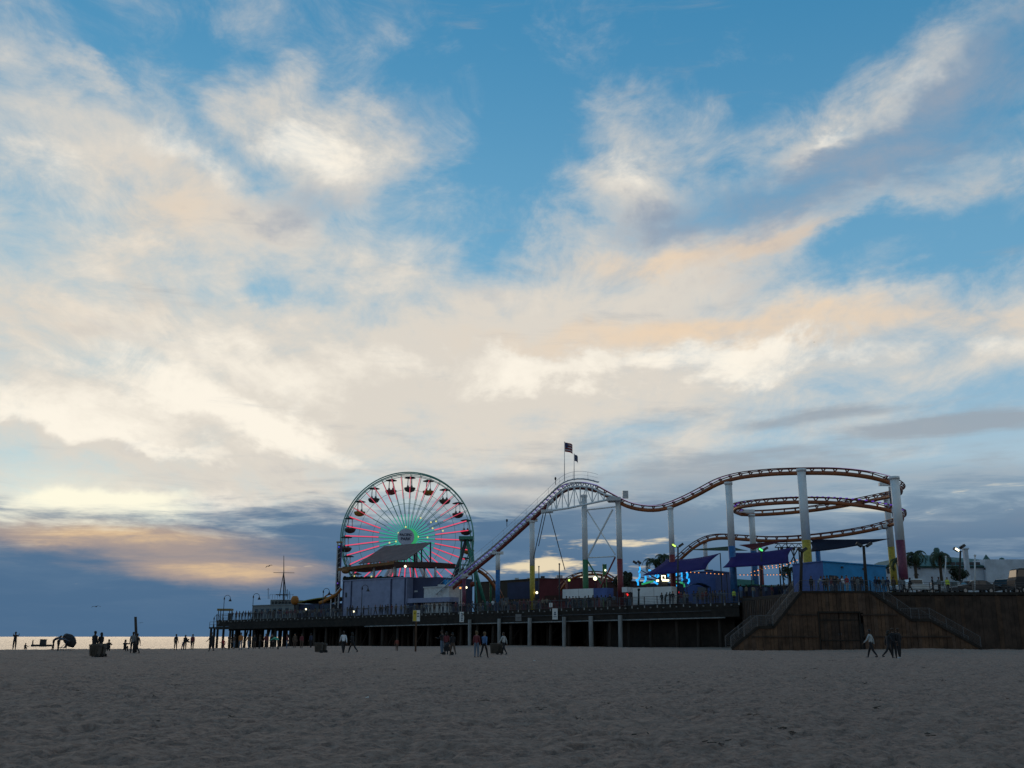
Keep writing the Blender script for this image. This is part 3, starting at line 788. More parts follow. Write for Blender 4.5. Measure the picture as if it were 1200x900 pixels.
        m = MB(); m.tube(B, .16, 6); m.build('truss_chord', M['steel_white'], t, True)
        m = MB(); m.tube(T_, .14, 6); m.build('truss_chord', M['steel_white'], t, True)
        for k in range(len(B)):
            if k < len(B) - 1:
                m = MB(); m.cyl(B[k], T_[k], .09, n=6); m.build('truss_post', M['steel_white'], t)
                q = (B[k] + B[k + 1]) / 2; r_ = (T_[k] + T_[k + 1]) / 2
                m = MB(); m.cyl(q, r_, .07, n=6); m.build('truss_post', M['steel_white'], t)
                m = MB(); m.cyl(B[k], r_, .06, n=6); m.build('truss_diagonal', M['steel_white'], t)
                m = MB(); m.cyl(r_, B[k + 1], .06, n=6); m.build('truss_diagonal', M['steel_white'], t)
    m = MB(); m.bar(P(634, 599.5, 156.4), P(648, 599, 156.4), .9, .5); m.build('cross_arm', M['steel_white'], t)
    m = MB(); m.bar(P(712, 586, 148.6), P(728, 585.5, 148.2), 2.6, .5); m.build('platform', M['lift_grey'], t)
    # X brace between the two tall columns
    for a, b, w, mm in (((688, 598, 151.3), (721, 650, 148.4), .10, 'steel_white'), ((718, 597, 148.4), (688, 654, 151.3), .14, 'steel_white'), ((688, 597.5, 151.3), (721, 594, 148.3), .10, 'steel_white'), ((688, 653.5, 151.3), (721, 652, 148.3), .10, 'steel_white'), ((687, 655, 151.3), (706, 686, 150), .12, 'green_col'), ((721, 653, 148.3), (704, 688, 150), .12, 'red_col')):
        m = MB(); m.cyl(P(*a), P(*b), w, n=8); m.build('brace', M[mm], t)
    for a, b in (((637, 599, 156.4), (625, 655, 157)), ((643.5, 599, 156.4), (662, 668, 154)), ((640, 599, 158), (631, 640, 159))):
        m = MB(); m.cyl(P(*a), P(*b), .07, n=5); m.build('stay_cable', M['dark'], t)
    # catwalk beside the lift: stringer, steps, handrail
    n = len(lp)
    off = [p - f[1] * 0 + Vector((0, -1.15, .35)) for p, f in zip(lp, lf)]
    m = MB(); m.tube([p + Vector((0, -.45, 0)) for p in off], .10, 5); m.build('catwalk_stringer', M['lift_grey'], t)
    m = MB(); m.tube([p + Vector((0, .42, .12)) for p in off], .10, 5); m.build('catwalk_stringer', M['lift_grey'], t)
    stm = MB(); stm.box((0, 0, 0), .34, .85, .06); sme = stm.mesh('catwalk_step', M['lift_grey'])
    for i in range(0, n): inst('catwalk_step', sme, t, off[i] + Vector((0, 0, .08)), (0, 0, 0), (1, 1, 1), True)
    for h, r_ in ((1.15, .022), (.6, .014)):
        m = MB(); m.tube([p + Vector((0, -.42, h)) for p in off], r_, 5); m.build('handrail', M['lift_grey'], t)
    pmb = MB(); pmb.cyl((0, 0, 0), (0, 0, 1.15), .02, n=5); pme = pmb.mesh('handrail_post', M['lift_grey'])
    for i in range(0, n, 3): inst('handrail_post', pme, t, off[i] + Vector((0, -.42, 0)), (0, 0, 0), (1, 1, 1), True)
    for k, (px, py) in enumerate(((651, 563), (594, 612))):
        m = MB(); b = P(px, py + 5, 154 if k == 0 else 161); m.cyl(b, b + Vector((0, 0, .8)), .05, n=6); m.ball(b + Vector((0, 0, .95)), .16, .16, .26); m.build('beacon_lamp', M['dark'], t)
    m = MB(); b = P(733, 584, 147.2); m.box(b + Vector((0, 0, .55)), .8, .5, 1.1); m.build('control_box', M['lift_grey'], t)
    return t
build_coaster()

def flag(px, py_base, py_top, Y, w, h, label, mats):
    b, tp = P(px, py_base, Y), P(px, py_top, Y)
    t = thing('flag', label, 'flag', b)
    m = MB(); m.cyl(b, tp, .06, .035, 8); m.ball(tp, .08); m.build('pole', M['lift_grey'], t, True)
    nx, nz = 8, 7
    for band in range(nz):
        m = MB(); vs = []
        for k in range(nx + 1):
            u = k / nx
            for e in (0, 1):
                z = tp.z - .08 - h * (band + e) / nz - .35 * u * u
                vs.append((tp.x + .05 + w * u * (1 - .12 * math.sin(u * 6)), tp.y + .22 * math.sin(u * 7 + band * .12) * u, z))
        m.add(vs, [(2 * k, 2 * k + 1, 2 * k + 3, 2 * k + 2) for k in range(nx)])
        mm = mats[band % 2] if len(mats) == 3 else mats[0]
        o = m.build('stripe', mm, t, True)
        so = o.modifiers.new('t', 'SOLIDIFY'); so.thickness = .02
    if len(mats) == 3:
        m = MB(); m.prism([(tp.x + .05, tp.y - .05, tp.z - .07), (tp.x + w * .42, tp.y - .14, tp.z - .15), (tp.x + w * .42, tp.y - .14, tp.z - .12 - h * .55), (tp.x + .05, tp.y - .05, tp.z - .08 - h * .55)], (0, -.03, 0)); m.build('canton', mats[2], t)
M['fred'] = mat('flag_red', (.30, .03, .04), .8, var=.1); M['fwhite'] = mat('flag_white', (.5, .48, .5), .8, var=.1); M['fblue'] = mat('flag_blue', (.03, .04, .12), .8, var=.1); M['fdark'] = mat('flag_slate', (.10, .11, .18), .8, var=.2)
flag(661.5, 564, 518, 153.2, 1.15, 1.45, 'larger striped flag on tall pole above the coaster crest', [M['fred'], M['fwhite'], M['fblue']])
flag(672.8, 563, 532, 152.4, .5, 1.0, 'smaller slate blue flag on shorter pole above the coaster crest', [M['fdark']])

# ------------------------------------------------------------------ ferris wheel
def text_mesh(s, size, name, mt, depth=.03):
    cu = bpy.data.curves.new(name, 'FONT'); cu.body = s; cu.size = size; cu.align_x = 'CENTER'; cu.align_y = 'CENTER'; cu.extrude = depth; cu.offset = size * .02
    o = bpy.data.objects.new(name, cu); C.objects.link(o)
    dg = bpy.context.evaluated_depsgraph_get(); me = bpy.data.meshes.new_from_object(o.evaluated_get(dg))
    bpy.data.objects.remove(o); me.materials.clear(); me.materials.append(mt); return me

def build_wheel():
    Y = 196.0; c = P(477.5, 631, Y); R = 78.0 / F * Y * .985
    base = Vector((c.x, c.y, deck_z(c.x, c.y)))
    t = thing('ferris_wheel', 'tall green ferris wheel with pink and teal lit spokes', 'ferris wheel', base)
    cl = c - base
    rims = []
    for yo in (-.9, .9):
        for rr, th in ((1.0, .125), (.955, .06)):
            m = MB(); m.tube([(cl.x + R * rr * math.sin(a), yo, cl.z + R * rr * math.cos(a)) for a in np.linspace(0, 2 * math.pi, 96, endpoint=False)], th, 6, closed=True); m.build('rim', M['rim_green'], t, True, local=True)
    for rr in (.73, .52):
        m = MB(); m.tube([(cl.x + R * rr * math.sin(a), -.8, cl.z + R * rr * math.cos(a)) for a in np.linspace(0, 2 * math.pi, 72, endpoint=False)], .035, 5, closed=True); m.build('ring_cable', M['rim_green'], t, local=True)
    sp = MB()
    for yo in (-.9, .9): sp.bar((0, yo * .8, .8), (0, yo, R * .985), .09, .10, (0, 1, 0))
    sme = sp.mesh('spoke', M['rim_green'])
    rd = MB(); rd.bar((0, -1.02, R * .43), (0, -1.06, R * .93), .17, .12, (0, 1, 0)); rme = rd.mesh('pink_light', M['led_pink'])
    rd2 = MB(); rd2.bar((0, -1.02, R * .60), (0, -1.06, R * .93), .13, .12, (0, 1, 0)); rme2 = rd2.mesh('pink_light', glow('led_pink_dim', (.62, .07, .12), .8))
    tl = MB(); tl.bar((0, -.95, 1.6), (0, -1.0, R * .42), .20, .10, (0, 1, 0)); tme = tl.mesh('teal_light', M['led_teal'])
    tl2 = MB(); tl2.bar((0, -.95, 1.6), (0, -1.0, R * .36), .15, .10, (0, 1, 0)); tme2 = tl2.mesh('teal_light', M['led_teal'])
    for k in range(40):
        a = math.radians(9 * k + 2)
        s = inst('spoke', sme, t, cl, (0, a, 0)); up = math.cos(a) > .35
        inst('pink_light', rme2 if up else rme, s); inst('teal_light', tme2 if up else tme, s)
    # hub with lettered disc
    m = MB(); m.tube([(cl.x, -2.85, cl.z), (cl.x, 1.6, cl.z)], 1.0, 20); m.build('hub', M['rim_green'], t, True, local=True)
    m = MB(); m.tube([(cl.x + .45, -1.55, cl.z + .1), (cl.x + .45, -1.3, cl.z + .1)], 1.7, 32); m.build('green_glow_ring', M['led_green'], t, local=True)
    m = MB(); m.tube([(cl.x, -3.2, cl.z), (cl.x, -2.8, cl.z)], 1.6, 36); disc = m.build('sign_disc', mat('sign_disc', (.50, .54, .66), .6, var=.05), t, local=True)
    ink = mat('sign_ink', (.02, .03, .08), .6, var=0)
    for s, dz_ in (('PACIFIC', .38), ('PARK', -.38)):
        inst('lettering', text_mesh(s, .78 if s == 'PARK' else .66, 'lettering', ink), disc, (cl.x, -3.24, cl.z + dz_), (math.pi / 2, 0, 0))
    # gondolas: canopy, hangers, bowl
    can = MB(); can.lathe((0, 0, 0), [(1.1, -.08), (1.12, 0), (.5, .2), (.06, .3)], 14); cme = can.mesh('canopy', M['dark'], smooth=True)
    bowl = MB(); bowl.lathe((0, 0, -2.1), [(.35, -.75), (.85, -.55), (1.12, -.1), (1.12, .12), (1.0, .16)], 16); 
    gb = [mat('gondola_%d' % i, c_, .5, var=.1) for i, c_ in enumerate([(.05, .05, .045), (.22, .05, .05), (.06, .07, .05), (.30, .18, .03)])]
    bmes = [bowl.mesh('gondola', g, smooth=True) for g in gb]
    hg = MB()
    for q in range(4): hg.cyl((.62 * math.cos(q * 1.571 + .8), .62 * math.sin(q * 1.571 + .8), -2.05), (.5 * math.cos(q * 1.571 + .8), .5 * math.sin(q * 1.571 + .8), 0), .045, n=5)
    hme = hg.mesh('hanger', M['offwhite'])
    st = MB(); st.ball((.35, .1, -1.75), .22, .2, .34); st.ball((-.4, .05, -1.75), .22, .2, .34); st.box((0, 0, -2.0), 1.7, .5, .2); seme = st.mesh('seat', M['dark'], smooth=True)
    for k in range(20):
        a = math.radians(18 * k + 1); p = Vector((cl.x + R * .925 * math.sin(a), 0, cl.z + R * .925 * math.cos(a)))
        g = inst('gondola', bmes[(k * 7) % 4] if k % 3 else bmes[0], t, p); inst('canopy', cme, g); inst('hanger', hme, g); inst('seat', seme, g)
        m = MB(); m.cyl((p.x, -1.0, p.z), (p.x, 1.0, p.z), .12, n=8); m.build('axle', M['rim_green'], t, local=True)
    # support legs
    for yo in (-2.4, 2.4):
        for dx in (-7.5, 7.5):
            m = MB(); m.cyl((cl.x, yo * .8, cl.z), (cl.x + dx, yo * 1.4, .0), .32, .36, 10); m.build('support_leg', M['white'], t, True, local=True)
    m = MB(); m.box((cl.x, 0, .1), 18, 9, .2); m.build('base', M['dark'], t, local=True)
    # little warm bulbs on the spokes
    bm_ = MB(); bm_.ball((0, 0, 0), .17, n=8, m=5); bme = bm_.mesh('bulb', M['bulb_yellow'], smooth=True)
    for px, py in ((475.5, 617.5), (464, 634.5), (450.5, 641), (490, 629), (501, 629.8), (493, 607), (505, 612), (511, 611), (519, 622), (507, 619), (467, 624.5), (456.5, 636)):
        p = P(px, py, Y - 1.2); inst('bulb', bme, t, p, world=True)
build_wheel()

# ------------------------------------------------------------------ other rides near the wheel
def drop_tower():
    b = on_deck(394.8, 9); Y = b.y
    t = thing('drop_tower', 'slim grey drop tower beside the ferris wheel rim', 'tower ride', b)
    tp = P(394.8, 636, Y).z
    for dx in (-.36, .36):
        m = MB(); m.box((b.x + dx, b.y, (b.z + tp) / 2), .2, .5, tp - b.z); m.build('mast', M['lift_grey'] if dx < 0 else mat('tower_violet', (.06, .05, .16), .5, var=.1), t)
    m = MB(); m.box((b.x, b.y + .1, (b.z + tp) / 2 - .2), .5, .3, tp - b.z - .5); m.build('mast_core', M['dark'], t)
    z = b.z + 1
    k = 0
    while z < tp - .5:
        m = MB(); m.bar((b.x - .3, b.y - .28, z), (b.x + .3, b.y - .28, z + .45), .05); m.build('lattice_bar', M['lift_grey'], t); z += .9; k += 1
    m = MB(); m.box((b.x, b.y, tp + .1), 1.1, .9, .24); m.build('cap', mat('tower_amber', (.35, .2, .05), .5, var=.1), t)
    for py in (641, 683.5):
        m = MB(); m.ball(P(397.2 if py < 650 else 395.6, py, Y - .5), .13); m.build('blue_lamp', glow('tower_blue', (.05, .06, .8), .9) if py < 650 else M['led_purple'], t, True)
    m = MB(); m.box((b.x, b.y - .2, b.z + 1.9), 2.0, 1.4, 1.1); m.build('seat_carriage', M['dark'], t)
drop_tower()

def swing_ride():
    b = on_deck(549, 15); Y = b.y
    t = thing('swing_ride', 'green steel trestle of a swinging ride beside the lift hill', 'swing ride', b)
    for dy, mm in ((-1.6, 'green_steel'), (2.0, 'green_steel')):
        apex = P(546.5, 632, Y + dy)
        for fx in (521, 572):
            f = P(fx, 690, Y + dy); f.z = b.z
            m = MB(); m.cyl(apex, f, .30, .34, 8); m.build('leg', M[mm] if not (fx == 521 and dy < 0) else M['dark'], t, True)
        for fx in (536, 560):
            f = P(fx, 700, Y + dy * 1.5); f.z = b.z
            m = MB(); m.cyl(P(541 if fx < 546 else 553, 633, Y + dy), f, .16, n=6); m.build('strut', M['green_steel'], t)
        m = MB(); m.cyl(P(531, 662, Y + dy), P(562, 662, Y + dy), .12, n=6); m.build('tie_bar', M['green_steel'], t)
    m = MB(); m.bar(P(538.5, 631.5, Y), P(555, 631.5, Y), 4.6, .55); m.build('top_beam', M['green_steel'], t)
    m = MB(); hb = P(541, 686, Y + .2)
    pts = [(hb.x + x, hb.y, hb.z + .06 * x * x) for x in np.linspace(-3.0, 3.0, 9)]
    m.tube(pts, [.15, .4, .6, .7, .7, .7, .6, .4, .15], 10); m.build('boat', mat('boat_red', (.28, .06, .04), .5, var=.2), t, True)
    for sx in (-1.5, 1.5):
        m = MB(); m.cyl((hb.x + sx * 1.3, hb.y, hb.z + .8), P(547, 632, Y), .12, n=6); m.build('swing_arm', M['green_steel'], t)
swing_ride()

def small_coaster():
    t = thing('kiddie_coaster', 'low orange family coaster track behind the lift hill columns', 'roller coaster', on_deck(680, 26))
    track(t, [(655, 690, 178), (662, 680, 177), (672, 673.5, 176), (684, 670.5, 175), (698, 669.5, 174), (712, 672, 174), (724, 680, 174)], per=.9, tie=1.8, spine=.2, drop=.5, gauge=.45)
    for px, py in ((664, 680), (684, 673), (705, 673)):
        p = P(px, py, 175.5); m = MB(); m.cyl((p.x, p.y, deck_z(p.x, p.y)), p, .15, n=8); m.build('column', M['track_dark'], t, True)
small_coaster()
def dip_track():
    t = thing('coaster_return_track', 'short banked orange track with red rails behind blue column', 'roller coaster', on_deck(574, 22))
    track(t, [(562, 665, 182), (568, 668.5, 182), (576, 676, 182), (584, 687, 182), (590, 700, 182)], per=.8, tie=1.6, spine=.3, drop=.6, gauge=.5, rm=mat('rail_salmon', (.45, .2, .13), .5, var=.1))
    p = P(575, 680, 182.3); m = MB(); m.cyl((p.x, p.y, deck_z(p.x, p.y)), p, .2, n=8); m.build('column', M['green_col'], t, True)
dip_track()

def neon_ride():
    b = on_deck(776, 10); Y = b.y
    t = thing('scrambler_ride', 'spinning ride with glowing blue tubes and green neon ring', 'fairground ride', b)
    m = MB(); m.lathe(b, [(4.4, .1), (4.4, .7), (3.9, .9)], 28); m.build('ride_base', mat('ride_base', (.06, .07, .12), .6, var=.2), t)
    m = MB(); m.lathe(b, [(.6, .8), (.5, 3.6), (.9, 4.2), (.3, 4.6)], 16); m.build('centre_post', M['dark'], t, True)
    k = 0
    for px, y0, y1, dx in ((748.5, 672, 680, -1.0), (749, 671, 664, .5), (755.5, 675, 683, -.8), (746.5, 679, 686, 1.2), (761, 673, 676, .8), (767.5, 671, 675.5, .2), (770.5, 673, 677, -.7), (782, 672, 676, .6), (791.5, 668, 675, .6), (804.5, 669, 678, .4), (806.5, 678, 684, -.5), (799, 677, 682, -.6), (798.5, 671, 676, 0), (793, 686, 686.8, 2), (793, 690, 690.8, 2), (761, 668, 669, 1)):
        Yk = Y + math.sin(k * 1.9) * 2.5; k += 1
        a, c = P(px - dx, y0, Yk), P(px + dx, y1, Yk); mid = (a + c) / 2 + Vector((.15, 0, 0))
        m = MB(); m.tube([a, mid, c], .13, 6); m.build('neon_tube', M['led_blue'], t, True)
        m = MB(); q = Vector((b.x, b.y, b.z + 3.8)); m.cyl(q, mid + Vector((0, .3, 0)), .07, n=5); m.build('arm', M['dark'], t)
    for a, c, mm in (((752, 684.5), (766, 681), 'led_green'), ((766, 681.5), (771, 684.5), 'led_blue'), ((790, 681.5), (795, 682), 'led_green'), ((797, 682.5), (801, 683.5), 'led_green'), ((801, 684), (802, 688), 'led_green'), ((769, 680.5), (772, 680.3), 'bulb_white'), ((776, 680.2), (784, 680.2), 'bulb_white')):
        m = MB(); m.cyl(P(*a, Y - 3.4), P(*c, Y - 3.4), .14, n=6); m.build('neon_tube', M[mm], t, True)
    # lit control booth
    f = P(777.5, 677, Y - 3); m = MB()
    for dx, dz_, sx, sz in ((-.24, 0, .10, .56), (.24, .1, .10, .4), (0, .28, .56, .10), (0, -.24, .56, .09)): m.box(f + Vector((dx, 0, dz_)), sx, .1, sz)
    m.build('lit_frame', M['bulb_white'], t)
    m = MB(); m.box(P(776, 688, Y - 2.8), 1.4, .8, 1.6); m.build('booth', M['dark'], t)
    for px, py in ((794.5, 694), (735, 697)):
        m = MB(); m.ball(P(px, py, Y - 3.5), .17); m.build('red_lamp', M['bulb_red'], t, True)
neon_ride()

# ------------------------------------------------------------------ buildings, shades, lamps on the pier
def wall_box(px0, px1, py, Y0, Y1, depth, zbase=None):
    """box whose front face runs from px0 (depth Y0) to px1 (depth Y1); returns corner points and top z"""
    a, b = P(px0, py, Y0), P(px1, py, Y1)
    zt = (a.z + b.z) / 2
    d = Vector((b.x - a.x, b.y - a.y, 0)).normalized(); n = Vector((-d.y, d.x, 0))
    if n.y < 0: n = -n
    z0 = min(deck_z(a.x, a.y), deck_z(b.x, b.y)) if zbase is None else zbase
    return Vector((a.x, a.y, 0)), Vector((b.x, b.y, 0)), n * depth, z0, zt
def box_wall(mb, a, b, n, z0, z1):
    mb.hexa([a + Vector((0, 0, z0)), b + Vector((0, 0, z0)), b + n + Vector((0, 0, z0)), a + n + Vector((0, 0, z0))],
            [a + Vector((0, 0, z1)), b + Vector((0, 0, z1)), b + n + Vector((0, 0, z1)), a + n + Vector((0, 0, z1))]); return mb
def face_panel(a, b, n, f0, f1, z0, z1, proud=.05):
    """thin box on the front face between fractions f0..f1"""
    d = b - a; o = n.normalized() * -proud
    p, q = a + d * f0 + o, a + d * f1 + o
    m = MB(); box_wall(m, p, q, n.normalized() * (proud - .003), z0, z1); return m

C_ = {}
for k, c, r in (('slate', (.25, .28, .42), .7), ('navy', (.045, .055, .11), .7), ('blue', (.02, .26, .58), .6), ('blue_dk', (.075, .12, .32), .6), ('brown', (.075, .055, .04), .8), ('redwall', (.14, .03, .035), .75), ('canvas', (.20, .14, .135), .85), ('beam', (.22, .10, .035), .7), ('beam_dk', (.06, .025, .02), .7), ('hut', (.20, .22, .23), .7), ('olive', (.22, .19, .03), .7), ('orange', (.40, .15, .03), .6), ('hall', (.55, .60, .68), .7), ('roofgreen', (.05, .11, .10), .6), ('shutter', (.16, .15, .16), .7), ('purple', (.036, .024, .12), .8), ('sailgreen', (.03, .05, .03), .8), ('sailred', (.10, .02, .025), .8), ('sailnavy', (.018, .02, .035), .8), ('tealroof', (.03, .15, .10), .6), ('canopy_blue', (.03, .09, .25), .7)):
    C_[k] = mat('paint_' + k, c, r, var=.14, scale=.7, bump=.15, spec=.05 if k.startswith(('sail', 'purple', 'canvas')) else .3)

def simple_building(name, label, cat, px0, px1, py, Y0, Y1, depth, wm, parts=(), zbase=None, roof=None):
    a, b, n, z0, z1 = wall_box(px0, px1, py, Y0, Y1, depth, zbase)
    c = (a + b) / 2; t = thing(name, label, cat, (c.x, c.y, z0))
    m = MB(); box_wall(m, a, b, n, z0, z1); m.build('wall', wm, t)
    e = n.normalized() * .12; dd = (b - a).normalized() * .12
    m = MB(); box_wall(m, a - e - dd, b - e + dd, n + e * 2, z1 + .003, z1 + .18); m.build('roof_edge', roof or wm, t)
    if (b - a).length > 5:
        for k in range(max(1, int((b - a).length / 4.5))):
            q = a + (b - a) * rnd.uniform(.1, .9) + n * rnd.uniform(.2, .6); w_, h_ = rnd.uniform(.6, 1.3), rnd.uniform(.3, .7)
            m = MB(); m.box((q.x, q.y, z1 + .18 + h_ / 2), w_, .8, h_); m.build('roof_unit', rnd.choice([M['lift_grey'], M['dark'], M['offwhite']]), t)
    for nm, f0, f1, h0, h1, pm, pr in parts:
        face_panel(a, b, n, f0, f1, z0 + h0 * (z1 - z0), z0 + h1 * (z1 - z0), pr).build(nm, pm, t)
    return t, a, b, n, z0, z1

# --- harbour office at the seaward end
def harbour():
    Y = Yn(318, 8)
    t, a, b, n, z0, z1 = simple_building('harbour_office', 'grey two storey harbour office with a tall mast at the pier end', 'building', 296.5, 345, 709.5, Yn(296, 8), Yn(345, 8), 9, C_['hut'],
        [('window', f, f + .07, .45, .8, M['glass'], .04) for f in (.06, .2, .34, .5, .64, .8)])
    m = MB(); p0, p1 = P(317, 703, Y + 1), P(342, 703, Y + 1); box_wall(m, Vector((p0.x, p0.y, 0)), Vector((p1.x, p1.y, 0)), Vector((1.5, 4, 0)), z1, P(330, 702.5, Y).z); m.build('upper_storey', C_['hut'], t)
    for k in range(6):
        m = MB(); q = P(319.5 + k * 4, 707, Y + .9); m.box(q, .4, .1, .75); m.build('window', M['glass'], t)
    m = MB(); q = P(322, 699.8, Y); 
    for px in range(316, 345, 3): p = P(px, 702, Y + .8); m.cyl(p, p + Vector((0, 0, .9)), .03, n=4)
    m.bar(P(316, 702, Y + .8) + Vector((0, 0, .9)), P(344, 702, Y + .8) + Vector((0, 0, .9)), .04); m.build('roof_railing', M['rail'], t)
    base = P(332.6, 704, Y - .5); top = P(332.6, 651, Y - .5)
    m = MB(); m.cyl(base, top, .16, .05, 8); m.build('mast', M['dark'], t, True)
    m = MB(); m.cyl(P(320.5, 671, Y - .5), P(345, 671.3, Y - .5), .05, n=6); m.build('yard', M['dark'], t)
    for px in (327.5, 335.5):
        m = MB(); m.cyl(P(332.4, 671, Y - .5), P(px, 699, Y - .5), .08, n=6); m.build('mast_stay', M['dark'], t)
    m = MB(); m.bar(P(324, 697, Y - .4), P(337, 697, Y - .4), 1.5, .15); m.build('mast_platform', M['dark'], t)
    for px, y0 in ((314.3, 689), (336.8, 690.5), (339, 693)):
        m = MB(); m.cyl(P(px, 702, Y + 1), P(px, y0, Y + 1), .05, n=5); m.bar(P(px - 2, y0 + 2, Y + 1), P(px + 2, y0 + 2, Y + 1), .04); m.build('antenna', M['dark'], t)
harbour()
def end_shelter():
    Y = Yn(264, 1.5)
    c = on_deck(264, 1.5); t = thing('open_shelter', 'small open shelter with yellow edged roof by the last pier lamp', 'shelter', c)
    rz = math.atan2(D.y, D.x); tp = P(264, 714.6, Y).z
    m = MB(); m.box((c.x, c.y, tp), 2.7, 2.0, .4); m.build('roof', mat('shelter_yellow', (.25, .17, .06), .7, var=.2), t)
    for dx in (-1.1, 1.1):
        for dy in (-.8, .8): m = MB(); m.box((c.x + dx, c.y + dy, (c.z + tp) / 2), .12, .12, tp - c.z); m.build('post', M['dark'], t)
    m = MB(); m.box((c.x + .9, c.y + .3, (c.z + tp) / 2 - .3), .5, 1.0, tp - c.z - .7); m.build('locker', M['dark'], t)
    for h in (.5, 1.0): m = MB(); m.bar((c.x - 1.1, c.y - .8, c.z + h), (c.x + 1.1, c.y - .8, c.z + h), .05); m.build('rail', M['rail'], t)
end_shelter()
def round_sign():
    c = on_deck(345.5, 6); Y = c.y; p = P(345.5, 703.5, Y)
    t = thing('round_ride_sign', 'brown round barrel shaped sign beside the harbour office', 'sign', c)
    m = MB(); m.cyl(c, p, .15, n=8); m.build('post', M['dark'], t)
    m = MB(); m.lathe(p - Vector((0, 0, .8)), [(.45, 0), (.72, .4), (.76, .8), (.72, 1.2), (.45, 1.6)], 16); m.build('barrel', C_['orange'], t, True)
round_sign()
def curved_roof():
    Y0, Y1 = Yn(349, 9), Yn(393, 9)
    c = on_deck(372, 10); t = thing('low_arcade', 'low arcade under a curved olive yellow roof', 'building', c)
    a, b, n, z0, z1 = wall_box(350, 399, 707.5, Y0, Y1, 7)
    m = MB(); box_wall(m, a, b, n, z0, z1); m.build('wall', C_['navy'], t)
    d = b - a
    for k in range(10):
        f0, f1 = k / 10, (k + 1) / 10
        def h(f): return z1 + 1.2 * math.sin(math.pi * (.1 + .5 * f))
        p, q = a + d * f0 - n * .08, a + d * f1 - n * .08
        m = MB(); nn = n * 1.15
        m.hexa([p + Vector((0, 0, h(f0) - .2)), q + Vector((0, 0, h(f1) - .2)), q + nn + Vector((0, 0, h(f1) - .2)), p + nn + Vector((0, 0, h(f0) - .2))], [p + Vector((0, 0, h(f0))), q + Vector((0, 0, h(f1))), q + nn + Vector((0, 0, h(f1))), p + nn + Vector((0, 0, h(f0)))])
        m.build('roof_panel', C_['olive'], t)
    for f in (.15, .4, .62):
        m = face_panel(a, b, n, f, f + .12, z0 + .3, z1 - .3); m.build('opening', M['glass'], t)
curved_roof()
def slide():
    Y = Yn(384, 7); c = on_deck(384, 7); t = thing('slide', 'orange curved slide with white edge descending beside drop tower', 'slide', c)
    pts = [P(400, 689.5, Y), P(397, 693, Y), P(393.5, 697, Y), P(388, 700, Y), P(380, 704.5, Y), P(374, 707, Y)]
    ps = catmull(pts, .4)
    m = MB(); m.tube(ps, .32, 7); m.build('chute', C_['orange'], t, True)
    m = MB(); m.tube([p + Vector((0, -.3, .3)) for p in ps[:len(ps) // 2]], .09, 6); m.build('chute_edge', M['white'], t, True)
    ar = [P(380 + k * 2.2, 700 - 3.6 * math.sin(math.pi * k / 6), Y + .6) for k in range(7)]
    m = MB(); m.tube(ar, .14, 6); m.build('arch', C_['orange'], t, True)
    for p in (pts[1], pts[3]): m = MB(); m.cyl((p.x, p.y, c.z), p, .12, n=6); m.build('leg', M['offwhite'], t)
slide()

